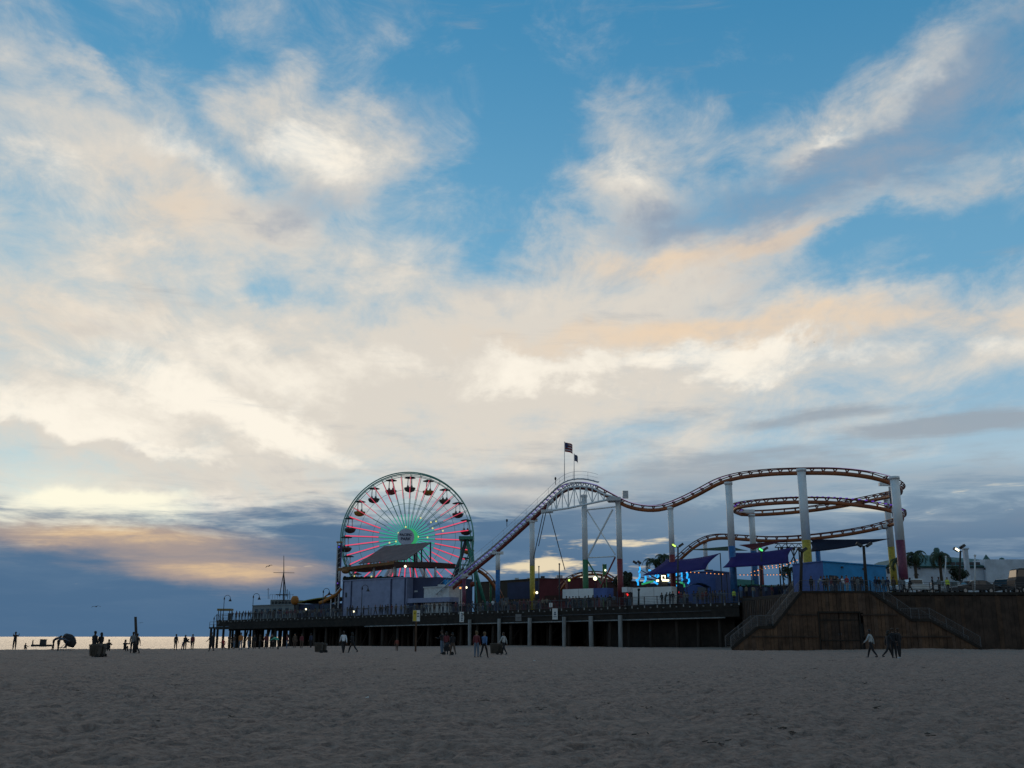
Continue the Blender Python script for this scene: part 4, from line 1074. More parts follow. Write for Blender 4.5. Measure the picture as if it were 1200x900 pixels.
# --- pavilion in front of the wheel
def pavilion():
    Ya, Yb = Yn(402, 5), Yn(477, 5)
    t, a, b, n, z0, z1 = simple_building('pavilion', 'blue grey pavilion with tilted brown canvas roof and open terrace before the wheel', 'building', 402, 477, 679.3, Ya, Yb, 12, C_['slate'],
        [('wall_post', f, f + .014, 0, 1.0, C_['navy'], .12) for f in (.005, .14, .765, .97)] + [('wall_panel', .16, .755, .04, .97, C_['slate'], .05), ('notice', .05, .075, .55, .68, M['dark'], .06)])
    # low wing on the right
    a2, b2, n2, z02, z12 = wall_box(477.5, 512, 677, Yn(477.5, 6.5), Yn(512, 6.5), 9); m = MB(); box_wall(m, a2, b2, n2, z02, z12); m.build('wing', C_['navy'], t)
    a3, b3, n3, z03, z13 = wall_box(477.5, 527, 700.5, Yn(477.5, 4), Yn(527, 4), 2.2); m = MB(); box_wall(m, a3, b3, n3, z13 - .75, z13); m.build('counter_roof', C_['slate'], t)
    m = MB(); box_wall(m, a3 + n3 * .6, b3 + n3 * .6, n3 * .35, z03, z13 - .76); m.build('counter_wall', C_['navy'], t)
    face_panel(a2, b2, n2, .02, .10, z02 + 2.6, z02 + 3.4).build('notice', M['offwhite'], t); face_panel(a2, b2, n2, .26, .36, z02 + 3.9, z02 + 4.15).build('lamp_panel', M['offwhite'], t)
    # terrace: columns, roof beam
    Y = Yn(440, 7)
    for px, w in ((397.5, .4), (414, .34), (438, .42), (462.5, .62), (484, .4), (497, .3), (510, .42)):
        Yk = Yn(px, 6.2); p = P(px, 681, Yk); q = P(px, 664.5, Yk); zb = z1 + .18 if px < 478 else z12
        m = MB(); m.tube([(p.x, p.y, zb), (p.x, p.y, q.z)], w / 2, 12); m.build('terrace_column', M['offwhite'] if px < 480 else M['lift_grey'], t, True)
    def slab(pxs, Yn_, w, h, mm, nm):
        pp = [P(px, py, Yn(px, Yn_)) for px, py in pxs]
        for i in range(len(pp) - 1):
            m = MB(); m.bar(pp[i], pp[i + 1], w, h); m.build(nm, mm, t)
    slab([(410, 668), (414, 668.2), (440, 664.5), (476, 660.5)], 8, 6.0, .55, C_['beam'], 'terrace_roof')
    slab([(476, 662.3), (519.5, 662.6)], 8, 6.0, .85, C_['beam_dk'], 'terrace_roof')
    m = MB(); q = P(405, 669.5, Yn(405, 4.7)); m.ball(q, .75, .7, .45, 12, 6); m.build('rounded_end', C_['beam'], t, True)
    # rail posts between the beam and the canvas
    for px in range(422, 478, 4):
        p = P(px, 663.5 - (px - 422) * .06, Yn(px, 8)); m = MB(); m.box(p + Vector((0, 0, .35)), .16, .16, .8); m.build('baluster', M['offwhite'] if px % 3 else M['dark'], t)
    # canvas roof, a real sloping plane: front edge low, back edge high
    q0 = P(420, 660.2, Yn(420, 6)); q1 = P(476, 655.5, Yn(476, 6)); q2 = P(505.5, 635.2, Yn(505, 13)); q3 = P(450, 640, Yn(450, 14))
    m = MB(); m.prism([q0, q1, q2, q3], (0, .05, -.12)); m.build('canvas_roof', C_['canvas'], t)
    for px, y0, y1, nn in ((504.5, 636, 662, 12.5), (488.5, 647, 662, 9.5), (494, 644, 662, 10.5), (486, 648.5, 662, 9)):
        m = MB(); m.cyl(P(px, y1, Yn(px, nn)), P(px, y0, Yn(px, nn)), .13 if px > 486 else .2, n=6); m.build('roof_post', M['dark'], t)
    for a_, b_ in (((494.5, 643), (504.5, 657)), ((479, 653.5), (487, 658)), ((490, 646), (503, 660))):
        m = MB(); m.cyl(P(*a_, Yn(495, 10)), P(*b_, Yn(495, 10)), .07, n=5); m.build('roof_brace', M['dark'], t)
    # spectators' heads and planters along the parapet are people; lamps:
    for px, py, r_ in ((475, 663.7, .2), (415.3, 675, .13), (435.3, 675.5, .15)):
        m = MB(); m.ball(P(px, py, Yn(px, 4.6)), r_); m.build('lamp', M['bulb_white'] if px > 450 else M['bulb_yellow'], t, True)
    m = MB()
    for px in range(404, 477): p = P(px, 679.3, Yn(px, 5.6)); 
    for k in range(26):
        px = 404 + k * 2.8; p = P(px, 678.3, Yn(px, 6)); m.ball(p, .35 + rnd.random() * .2, .4, .3 + rnd.random() * .25, 7, 5)
    o = m.build('planting', mat('parapet_planting', (.02, .025, .018), .9, var=.4, scale=6), t); o['kind'] = 'stuff'
pavilion()
def stair_block():
    t, a, b, n, z0, z1 = simple_building('ride_entrance', 'pale ride entrance ramp at the foot of the lift hill', 'ride entrance', 497, 526, 688.5, Yn(497, 4.6), Yn(526, 4.6), 4, M['offwhite'], [('sign_panel', .3, .75, .5, .7, M['lift_grey'], .05)], zbase=None)
    a2, b2, n2, z02, z12 = wall_box(508, 521, 679.5, Yn(508, 8), Yn(521, 8), 2); m = MB(); box_wall(m, a2, b2, n2, z02, z12); m.build('blue_hoarding', C_['blue'], t)
stair_block()
# --- buildings behind the coaster
simple_building('brown_arcade', 'long brown arcade building behind the blue and yellow columns', 'building', 556, 634, 681, Yn(556, 34), Yn(634, 30), 10, C_['brown'], [('shutter', .30 + k * .085, .37 + k * .085, .1, .55, C_['shutter'], .06) for k in range(3)] + [('shop_front', .55, .80, .12, .42, C_['redwall'], .06), ('fascia', .52, .98, .5, .95, C_['navy'], .05)])
simple_building('red_arcade', 'dark red arcade building behind the family coaster track', 'building', 632, 700, 678.6, Yn(632, 27), Yn(700, 30), 8, C_['redwall'], [('awning', .1, .5, .4, .55, C_['beam_dk'], .3), ('window', .55, .8, .1, .45, M['glass'], .05), ('door', .84, .92, 0, .5, M['dark'], .05)])
simple_building('dark_kiosk', 'dark kiosk roofed stall behind the dark red column', 'kiosk', 704, 742, 683, Yn(704, 20), Yn(742, 20), 5, C_['beam_dk'], [('serving_hatch', .5, .8, .3, .7, C_['navy'], .05)])
def trailer(name, label, px0, px1, py0, py1, n_, panels, cat='trailer'):
    a, b = P(px0, py0, Yn(px0, n_)), P(px1, py0, Yn(px1, n_)); c = (a + b) / 2
    zb = deck_z(c.x, c.y); t = thing(name, label, cat, (c.x, c.y, zb))
    d = Vector((b.x - a.x, b.y - a.y, 0)); L = d.length; d.normalize(); nn = Vector((-d.y, d.x, 0)); nn = nn if nn.y > 0 else -nn
    z1 = c.z; z0 = P((px0 + px1) / 2, py1, Yn((px0 + px1) / 2, n_)).z; z0 = max(zb + .25, z0)
    a2 = Vector((a.x, a.y, 0))
    k = 0
    for f0, f1, mm in panels:
        m = MB(); box_wall(m, a2 + d * (L * f0 + .03), a2 + d * (L * f1 - .03), nn * 1.6, z0, z1); m.build('panel', mm, t)
    for f in (.06, .5, .94):
        m = MB(); m.box(a2 + d * L * f + nn * .8 + Vector((0, 0, (zb + z0) / 2)), .2, 1.3, z0 - zb); m.build('leg', M['dark'], t)
trailer('banner_fence', 'white and blue hoarding panels beyond the railing beside the green column', 659, 711.5, 689.8, 700.5, 2.2, [(0, .37, M['white']), (.37, .70, M['white']), (.70, 1.0, C_['blue_dk'])], 'hoarding')
trailer('white_trailer', 'long white service trailer in front of the neon ride', 741, 787, 688, 708, 2.0, [(0, .55, M['white']), (.55, 1.0, M['white'])])
trailer('small_white_kiosk', 'tiny white kiosk beside the dark red column', 728.5, 735, 688, 694, 3.5, [(0, 1.0, M['white'])], 'kiosk')
simple_building('slate_hall', 'slate blue low hall under the purple sail', 'building', 800, 838, 671, Yn(800, 16), Yn(838, 16), 6, C_['blue_dk'], [('serving_hatch', .45, .75, .25, .6, C_['shutter'], .06)])
simple_building('back_arcade', 'low dark arcade at the back of the pier behind the neon ride', 'building', 740, 806, 685, Yn(740, 34), Yn(806, 34), 5, C_['navy'], [('shop_front', .1 + k * .2, .25 + k * .2, .1, .6, C_['brown'], .05) for k in range(4)])
simple_building('ticket_hall', 'low dark ticket hall between the two purple sails', 'building', 832, 868, 690, Yn(832, 24), Yn(868, 24), 5, C_['brown'], [('ticket_window', .2 + k * .25, .35 + k * .25, .4, .8, M['glass'], .05) for k in range(3)])
def blue_canopy():
    Y = Yn(816, 9); c = on_deck(816, 9); t = thing('blue_canopy', 'low arched blue canvas canopy under the purple sail', 'canopy', c)
    pts = [P(803 + k * 3.4, 690 - 6 * math.sin(math.pi * (k + .6) / 9.5), Y) for k in range(9)]
    for i in range(8):
        m = MB(); m.bar(pts[i], pts[i + 1], 3.0, .1); m.build('canvas_panel', C_['canopy_blue'], t)
    for p in (pts[0], pts[8]):
        for dy in (-1.3, 1.3): m = MB(); m.cyl((p.x, p.y + dy, c.z), (p.x, p.y + dy, p.z), .06, n=6); m.build('post', M['dark'], t)
blue_canopy()
simple_building('green_roof_stall', 'stall with sloping dark green roof behind blue column', 'stall', 864, 884, 686.5, Yn(864, 14), Yn(884, 14), 6, C_['navy'], [('counter', .1, .9, .3, .5, C_['brown'], .08)], roof=C_['tealroof'])
def stall_roof():
    t = [o for o in C.objects if o.name == 'green_roof_stall'][0]
    m = MB(); Y = Yn(874, 13.6); m.prism([P(862, 686, Y), P(884, 687, Y), P(884, 680, Y + 3), P(864, 678.5, Y + 3)], (0, .1, -.12)); m.build('sloping_roof', C_['tealroof'], t)
stall_roof()
simple_building('white_roof_stall', 'dark stall with a pale flat roof beside the blue building', 'stall', 900, 933, 686.5, 150, 146, 6, C_['navy'], [('counter', .1, .9, .3, .5, C_['brown'], .08)], roof=M['offwhite'])
def blue_building():
    c0 = P(964, 658.2, 117.5); l = P(929, 663.5, 121.5); r = P(1037.5, 661.5, 125.5)
    t = thing('blue_building', 'plain bright blue flat roofed building behind the boardwalk railing', 'building', (c0.x, c0.y, PLAT_Z))
    zt = c0.z; z = lambda p, h: Vector((p.x, p.y, h))
    back = l + (r - c0); cz = lambda p: z(p, PLAT_Z)
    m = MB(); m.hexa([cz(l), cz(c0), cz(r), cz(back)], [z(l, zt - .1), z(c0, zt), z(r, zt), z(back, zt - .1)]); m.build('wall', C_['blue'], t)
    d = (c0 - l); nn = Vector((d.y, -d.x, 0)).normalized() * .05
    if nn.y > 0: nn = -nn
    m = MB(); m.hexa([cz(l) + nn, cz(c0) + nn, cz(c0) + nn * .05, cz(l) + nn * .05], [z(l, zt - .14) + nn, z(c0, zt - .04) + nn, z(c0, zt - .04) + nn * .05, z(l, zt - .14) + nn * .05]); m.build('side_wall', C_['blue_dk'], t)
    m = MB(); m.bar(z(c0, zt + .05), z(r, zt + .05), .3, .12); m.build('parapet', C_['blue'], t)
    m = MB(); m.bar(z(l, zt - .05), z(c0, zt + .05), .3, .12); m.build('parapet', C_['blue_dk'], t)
    d2 = (r - c0); n2 = Vector((d2.y, -d2.x, 0)).normalized()
    if n2.y > 0: n2 = -n2
    for f0, f1, h in ((.08, .20, 2.2), (.47, .56, 2.2)):
        p, q = c0 + d2 * f0, c0 + d2 * f1
        m = MB(); box_wall(m, z(p, 0) + n2 * .06, z(q, 0) + n2 * .06, n2 * -.057, PLAT_Z, PLAT_Z + h); m.build('doorway', M['dark'], t)
    for f in (.28, .62):
        m = MB(); m.box(z(c0 + d2 * f + n2 * .1, PLAT_Z + 3.2), .3, .14, .2); m.build('wall_lamp', M['dark'], t)
blue_building()
def hall():
    Y = 165.0; c = P(1120, 690, Y); t = thing('white_hall', 'long white hall with dark green roof, cupola and tower beyond the car park', 'building', (c.x, c.y, PLAT_Z))
    z = PLAT_Z
    def seg(px0, px1, py, dY, depth, mm, nm):
        a, b = P(px0, py, Y + dY), P(px1, py, Y + dY); m = MB(); box_wall(m, Vector((a.x, a.y, 0)), Vector((b.x, b.y, 0)), Vector((0, depth, 0)), z, a.z); return m.build(nm, mm, t)
    seg(1066, 1160, 663, 0, 14, C_['hall'], 'wall')
    # left gable
    m = MB(); m.prism([(P(1034, 690, Y - 1).x, Y - 1, z), (P(1072, 690, Y - 1).x, Y - 1, z), (P(1072, 661, Y - 1).x, Y - 1, P(1072, 661, Y - 1).z), (P(1063, 655, Y - 1).x, Y - 1, P(1063, 656, Y - 1).z), (P(1034, 668.5, Y - 1).x, Y - 1, P(1034, 668.5, Y - 1).z)], (0, 12, 0)); m.build('gable_wall', C_['hall'], t)
    for a_, b_ in (((1029, 669, Y - 1.4), (1063, 654.3, Y - 1.4)), ((1063, 654.3, Y - 1.4), (1078, 664, Y - 1.4))):
        p, q = P(*a_), P(*b_); m = MB(); m.hexa([p, q, q + Vector((0, 13, 0)), p + Vector((0, 13, 0))], [v + Vector((0, 0, .3)) for v in (p, q, q + Vector((0, 13, 0)), p + Vector((0, 13, 0)))]); m.build('roof_slope', C_['roofgreen'], t)
    # main roof
    p0, p1 = P(1070, 663.2, Y - .5), P(1156, 663.2, Y - .5); r0, r1 = P(1074, 649.5, Y + 7), P(1152, 656, Y + 7)
    m = MB(); m.prism([p0, p1, r1, r0], (0, .1, -.25)); m.build('roof_slope', C_['roofgreen'], t)
    m = MB(); m.prism([r0, r1, p1 + Vector((0, 14.5, 0)), p0 + Vector((0, 14.5, 0))], (0, .1, -.25)); m.build('roof_slope', C_['roofgreen'], t)
    for k in range(7):
        px = 1102 + k * 7.2; m = MB(); q = P(px, 660.6, Y - .62); m.box(q, .86, .12, .5); m.build('clerestory_window', M['glass'], t)
    seg(1153.5, 1230, 655.5, -.8, 14, C_['hall'], 'parapet_wall')
    for px, y0, w in ((1156, 651.5, 9), (1174, 655, 7)):
        q = P(px, 655.6, Y + 4); tp = P(px, y0 - .3, Y + 4); m = MB(); m.lathe((q.x, q.y, q.z - .4), [(w * .07, 0), (w * .07, .35), (w * .05, .6), (.03, tp.z - q.z + .6)], 8); m.build('cupola', C_['roofgreen'], t)
    for px, py, w, h in ((1073, 666, .32, .42), (1077.4, 666, .32, .42), (1062.5, 667, .3, .5), (1153.6, 666.5, .36, .36), (1041, 669, .4, .8)):
        m = MB(); m.box(P(px, py, Y - 1.85 if px > 1100 else Y - 1.03 if px > 1072.5 else Y - 1.03), w, .1, h); m.build('window', M['glass'], t)
    q = P(1074, 674.5, Y - 1.05); m = MB(); m.prism([(q.x + .42 * math.cos(a), q.y, q.z + .4 * math.sin(a)) for a in np.linspace(0, math.pi, 8)], (0, -.05, 0)); m.build('fan_window', M['glass'], t)
    # slim tower
    a = P(1131, 644, Y - 4); m = MB(); m.box((a.x, a.y, (z + a.z) / 2), .62, .62, a.z - z); m.build('tower', C_['hall'], t)
    m = MB(); m.box((a.x, a.y, a.z + .12), .9, .9, .24); m.build('tower_cap', C_['hall'], t)
    q = P(1097, 640, Y + 6); m = MB(); m.lathe((q.x, q.y, P(1097, 651, Y + 6).z), [(.5, 0), (.5, 1.0), (.3, 1.3)], 10); m.build('roof_vent', C_['roofgreen'], t)
hall()

# --- shade sails
def sail(label, corners, mm, sag=.6, posts=True):
    c = sum(corners, Vector()) / len(corners); t = thing('shade_sail', label, 'shade sail', (c.x, c.y, deck_z(c.x, c.y)))
    n = 8; m = MB(); vs = []
    if len(corners) == 3: corners = corners + [corners[2]]
    a, b, c3, d = corners
    for i in range(n + 1):
        for j in range(n + 1):
            u, v = i / n, j / n
            # concave edges
            pu = u + (.5 - u) * .10 * 4 * v * (1 - v); pv = v + (.5 - v) * .10 * 4 * u * (1 - u)
            p = (a * (1 - pu) + b * pu) * (1 - pv) + (d * (1 - pu) + c3 * pu) * pv
            vs.append(p - Vector((0, 0, sag * 4 * u * (1 - u) * .6)))
    m.add(vs, [(i * (n + 1) + j, (i + 1) * (n + 1) + j, (i + 1) * (n + 1) + j + 1, i * (n + 1) + j + 1) for i in range(n) for j in range(n)])
    o = m.build('cloth', mm, t, True); so = o.modifiers.new('t', 'SOLIDIFY'); so.thickness = .04
    if posts:
        for p in corners[2:4] if posts == 'back' else corners[:4]:
            m = MB(); m.cyl((p.x, p.y + .05, deck_z(p.x, p.y)), (p.x, p.y + .05, p.z), .07, n=6); m.build('mast', M['dark'], t)
    return t
sail('purple shade sail dipping towards the neon ride', [P(753, 674, 139), P(827, 667, 136), P(844, 648, 142), P(781, 655.5, 146)], C_['purple'], .35, 'back')
sail('purple shade sail stretched between two blue columns', [P(847, 665, 134), P(925, 659.5, 131), P(930, 641, 137), P(856, 647.5, 139)], C_['purple'], .3, 'back')
sail('dark green shade sail behind the tall blue column', [P(806, 644, 150), P(876, 645, 144), P(856, 640, 152)], C_['sailgreen'], .15, 'back')
sail('dark red shade sail below the lowest helix track', [P(866, 638.5, 148), P(882, 644, 144), P(922, 633, 146)], C_['sailred'], .15, 'back')
sail('black navy shade sail between yellow and maroon columns', [P(949, 646.5, 132), P(1042, 631.2, 126), P(949, 632.2, 136)], C_['sailnavy'], .5, 'back')

def truss_tower():
    Y = 147; c = on_deck(913, Y=Y); t = thing('lattice_gantry', 'dark lattice gantry with lamps under the helix', 'gantry', c)
    for px in (912, 915.5, 936): 
        a = P(px, 641, Y); m = MB(); m.cyl((a.x, a.y, deck_z(a.x, a.y)), a, .10, n=6); m.build('upright', M['dark'], t)
    for py in (637, 641.5): m = MB(); m.cyl(P(908, py, Y), P(940, py, Y), .07, n=6); m.build('chord', M['dark'], t)
    for k in range(8):
        m = MB(); m.cyl(P(908 + k * 4, 637 if k % 2 else 641.5, Y), P(912 + k * 4, 641.5 if k % 2 else 637, Y), .05, n=5); m.build('lattice_bar', M['dark'], t)
    for px in (916, 923, 930): m = MB(); m.box(P(px, 643.5, Y), .4, .3, .35); m.build('stage_lamp', M['black'], t)
    for a_, b_ in (((926, 641), (934, 662)), ((936, 641), (922, 668))): m = MB(); m.cyl(P(*a_, Y), P(*b_, Y), .09, n=5); m.build('brace', M['dark'], t)
truss_tower()

def string_lights(label, ctrl, nb):
    pts = resample(catmull([P(*c) for c in ctrl], .6), .5); m = MB()
    t = thing('string_lights', label, 'string lights', pts[0])
    m.tube(pts, .02, 4); m.build('cable', M['black'], t)
    bm_ = MB(); bm_.ball((0, 0, -.08), .065, n=6, m=4); bme = bm_.mesh('bulb', M['bulb_orange'], smooth=True)
    for k in range(nb):
        i = int((k + .5) / nb * (len(pts) - 1)); inst('bulb', bme, t, pts[i], world=True)
    for p in (pts[0], pts[-1]):
        mm = MB(); mm.cyl((p.x, p.y, deck_z(p.x, p.y)), p, .05, n=6); mm.build('post', M['dark'], t)
string_lights('string of orange bulbs under the left purple sail', [(800, 669.5, 138), (820, 670.5, 137.5), (835, 671.5, 137), (851.5, 672.5, 137)], 10)
string_lights('low string of orange bulbs between the two blue columns', [(863, 673, 141), (885, 673.2, 141), (905, 673, 142), (929, 672.5, 143)], 16)
string_lights('upper string of orange bulbs rising past the gantry to the yellow column', [(880, 670, 141), (897, 665.5, 140), (912, 664, 139), (925, 659.5, 138), (938, 654, 137)], 17)
string_lights('short string of orange bulbs beside the red column', [(888, 668, 144), (897, 663, 144), (910, 662, 144), (922, 656.5, 144)], 9)

# --- lamps and poles
def goose(px, n, py_top, flip, label, Y=None, base=None, group=None, cat='street lamp'):
    c = on_deck(px, n) if Y is None else base; Y = c.y; s = Y / F
    tp = P(px, py_top, Y).z
    t = thing('street_lamp', label, cat, c, group)
    r = 3.4 * s
    m = MB(); m.tube([c, c + Vector((0, 0, .5)), (c.x, c.y, c.z + .55), (c.x, c.y, tp - r)], [.16, .14, .07, .055], 8); m.build('post', M['dark'], t, True)
    arc = [(c.x + flip * (r - r * math.cos(a)), c.y, tp - r + r * math.sin(a)) for a in np.linspace(0, math.pi * 1.02, 12)]
    m = MB(); m.tube(arc, .045, 6); m.build('goose_neck', M['dark'], t, True)
    e = Vector(arc[-1]); m = MB(); m.lathe(e - Vector((0, 0, .55)), [(.30, 0), (.28, .12), (.1, .42), (.06, .58)], 12); m.build('shade', M['dark'], t, True)
    m = MB(); m.lathe((c.x, c.y, tp - r - .3), [(.09, 0), (.14, .25), (.06, .5)], 8); m.build('finial', M['dark'], t, True)
goose(262, .4, 697.5, 1, 'goose neck lamp post at the open shelter')
goose(296, .4, 695.5, 1, 'goose neck lamp post at the corner of the harbour office')
goose(378, .4, 689.5, 1, 'goose neck lamp post beside the orange slide')
goose(423.5, .4, 685.5, 1, 'goose neck lamp post in front of the blue grey pavilion wall')
_e = edge(PLEN + 2.4, 1.0); goose(249, 0, 721, 1, 'small goose neck lamp on the low landing stage', Y=1, base=Vector((_e.x, _e.y, 5.55 - 1.2 * PLEN / 118.0 - 1.25)))

def flood(px, py_top, label, Y=None, n=None, heads=((-4, 0, None), (4, 0, None)), w=.14, mm='dark', lean=0):
    c = on_deck(px + lean, n, Y); Y = c.y; s = Y / F; tp = P(px, py_top, Y)
    t = thing('floodlight_pole', label, 'floodlight', c)
    m = MB(); m.cyl(c, tp, w, w * .75, 10); m.build('pole', M[mm], t, True)
    m = MB(); m.bar(tp + Vector((heads[0][0] * s * .8, 0, 0)), tp + Vector((heads[-1][0] * s * .8, 0, 0)), .1, .1); m.build('cross_arm', M[mm], t)
    for dx, dy, lit in heads:
        p = tp + Vector((dx * s, -.1, .25 - dy * s)); sg = 1 if dx > 0 else -1
        m = MB(); m.bar(p + Vector((-.28, 0, .18 * -sg)), p + Vector((.28, 0, .18 * sg)), .5, .3); h = m.build('lamp_head', M['black'], t)
        m = MB(); m.bar(p + Vector((-.22, -.27, .14 * -sg - .02)), p + Vector((.22, -.27, .14 * sg - .02)), .04, .22); m.build('lens', lit or M['glass'], h)
M['lens_green'] = glow('lens_green', (.55, .85, .15), 1.6); M['lens_emerald'] = glow('lens_emerald', (.1, .9, .2), 1.6); M['lens_white'] = glow('lens_white', (1.0, .96, .70), 2.6)
flood(794.5, 641, 'floodlight pole with a glowing yellow green lamp beside red column', n=1.2, heads=((-5, .5, M['lens_green']), (3.5, 0, None)))
flood(749, 661, 'thin floodlight pole with two dark heads behind the white trailer', n=14, heads=((-5, 0, None), (0, 0, None)), w=.09)
flood(892.5, 646.5, 'floodlight pole with a small emerald lamp behind the purple sail', n=6, heads=((-1.5, 0, M['lens_emerald']), (4.5, -1, None)), w=.1)
flood(1012, 640, 'leaning brown wooden pole with two dark floodlights above the stairs', Y=113, heads=((-5.5, 1, None), (6, 1, None)), w=.2, mm='wood_pile', lean=5.5)
flood(939.5, 647, 'straight dark wooden pole before the blue building side wall', Y=113.5, heads=((-2, 0, None), (2.5, 0, None)), w=.2, mm='wood_pile')
flood(1125.5, 646, 'car park lamp post with one bright white lamp head', Y=126, heads=((-5, .5, M['lens_white']), (2.5, -3, None)), w=.14, mm='wood_pile')
def pole(px, y0, Y, label, mm, w=.07, lean=0):
    c = on_deck(px + lean, None, Y); tp = P(px, y0, Y); t = thing('pole', label, 'pole', c)
    m = MB(); m.cyl(c, tp, w, w * .8, 8); m.build('shaft', M[mm], t, True); m = MB(); m.ball(tp, w * 1.4); m.build('finial', M[mm], t, True)
    m = MB(); m.lathe(c, [(w * 2.4, 0), (w * 2.2, .1), (w * 1.2, .16)], 10); m.build('foot', M[mm], t)
pole(631.5, 664, Yn(631.5, 20), 'thin dark pole at the left corner of the red arcade', 'dark', .1)
pole(655.5, 661, Yn(655.5, 1.5), 'thin dark pole by the pier railing beside the white hoarding', 'dark', .1)
pole(1108.5, 652.5, 118, 'white pole between the palm and the round tree', 'offwhite', .09)
pole(1142.5, 651, 113.6, 'tall white pole by the railing in front of the dark car', 'offwhite', .10, 2)
pole(748.5, 691, Yn(748.5, .8), 'short black post with flat cap before the white trailer', 'black', .14)
def green_booth():
    c = on_deck(709.5, 16); Y = c.y; t = thing('green_ride_tower', 'small green square tower behind the dark red column', 'tower', c)
    tp = P(709.5, 661, Y).z; s = Y / F
    for dx in (-1.9, 1.9): m = MB(); m.box((c.x + dx * s, c.y, (c.z + tp) / 2), .12, .4, tp - c.z); m.build('upright', M['green_col'], t)
    m = MB(); m.box((c.x, c.y, tp - .9), 4.4 * s, .45, 1.7); m.build('head', M['green_col'], t)
    m = MB(); m.ball((c.x + .1, c.y - .3, tp - 1.0), .14); m.build('lamp', M['bulb_white'], t)
green_booth()
def lone_lamp(px, py, n, mm, r, label):
    c = on_deck(px, n); p = P(px, py, c.y); t = thing('globe_lamp', label, 'lamp', c)
    m = MB(); m.cyl(c, p, .05, n=6); m.build('post', M['dark'], t); m = MB(); m.ball(p, r); m.build('globe', M[mm], t, True)
lone_lamp(629, 694.5, 6, 'bulb_white', .19, 'lit white globe lamp beside the yellow column')
lone_lamp(546.5, 688.5, 6, 'bulb_white', .17, 'lit white globe lamp under the lift track')
lone_lamp(539.5, 689, 6, 'bulb_orange', .17, 'lit orange globe lamp under the lift track')
lone_lamp(667, 680, 14, 'lens_green', .18, 'lit green globe lamp below the family coaster track')
lone_lamp(697.5, 678, 14, 'bulb_white', .3, 'lit white globe lamp beneath the orange family track')
lone_lamp(358.5, 714, 1.5, 'bulb_white', .16, 'lit white globe lamp at the low arcade')
lone_lamp(414.5, 716.5, 1.2, 'bulb_white', .16, 'lit white globe lamp by the pavilion wall')

# --- notice boards on and before the pier
def notice(px0, px1, py0, py1, n, label, marks, mm='white', post=None, Y=None):
    Y = Y or Yn((px0 + px1) / 2, n); a, b = P(px0, py0, Y), P(px1, py1, Y); c = (a + b) / 2
    zb = float(ground_z(c.x, c.y)) if post else b.z
    t = thing('notice_board', label, 'sign', (c.x, c.y, zb))
    m = MB(); m.box(c, b.x - a.x, .05, a.z - b.z); m.build('panel', M[mm], t)
    w, h = b.x - a.x, a.z - b.z
    for fx, fy, fw, fh, mk in marks:
        m = MB(); m.box((a.x + w * fx, c.y - .035, b.z + h * fy), w * fw, .02, h * fh); m.build('mark', mk, t)
    if post:
        m = MB(); m.box((c.x - .02, c.y + .1, (zb - .3 + a.z) / 2), .16, .14, a.z - zb + .3); m.build('post', M['plank0'], t)
    else:
        for f in (.2, .8): m = MB(); m.box((a.x + w * f, c.y + .1, c.z), .06, .16, h * .9); m.build('bracket', M['dark'], t)
inkb = mat('sign_blue_ink', (.05, .09, .16), .6, var=0); inky = mat('sign_yellow', (.55, .42, .05), .6, var=0); M['greyboard'] = mat('sign_grey', (.2, .2, .21), .7, var=.1)
notice(538.6, 544, 717, 729, -.35, 'narrow white notice with blue marks on the pier face below the maroon column', [(.5, .5 + k * .16, .35, .09, inkb) for k in (-2, -1, 0, 1, 2)])
notice(604, 611, 719.8, 727.8, -.35, 'small grey square notice on the pier face', [(.5, .5, .7, .08, M['rail']), (.5, .3, .6, .06, M['rail'])], 'greyboard')
notice(647.2, 653.6, 713, 726, -.35, 'white notice with dark figure mark on the pier face beside the hoarding', [(.5, .62, .3, .14, inkb), (.5, .45, .45, .1, inkb), (.5, .25, .6, .05, inkb)])
notice(643.5, 647.5, 706.5, 711.5, -.3, 'tiny pale notice fixed to the pier railing', [(.5, .5, .16, .8, M['rail'])], 'white')
notice(484, 492, 715, 728, 0, 'yellow and white notice on a brown wooden post in the sand', [(.28, .5, .5, .96, inky), (.75, .68, .3, .1, inkb), (.75, .45, .3, .1, inkb), (.28, .72, .2, .1, inkb)], 'white', True, Y=96)

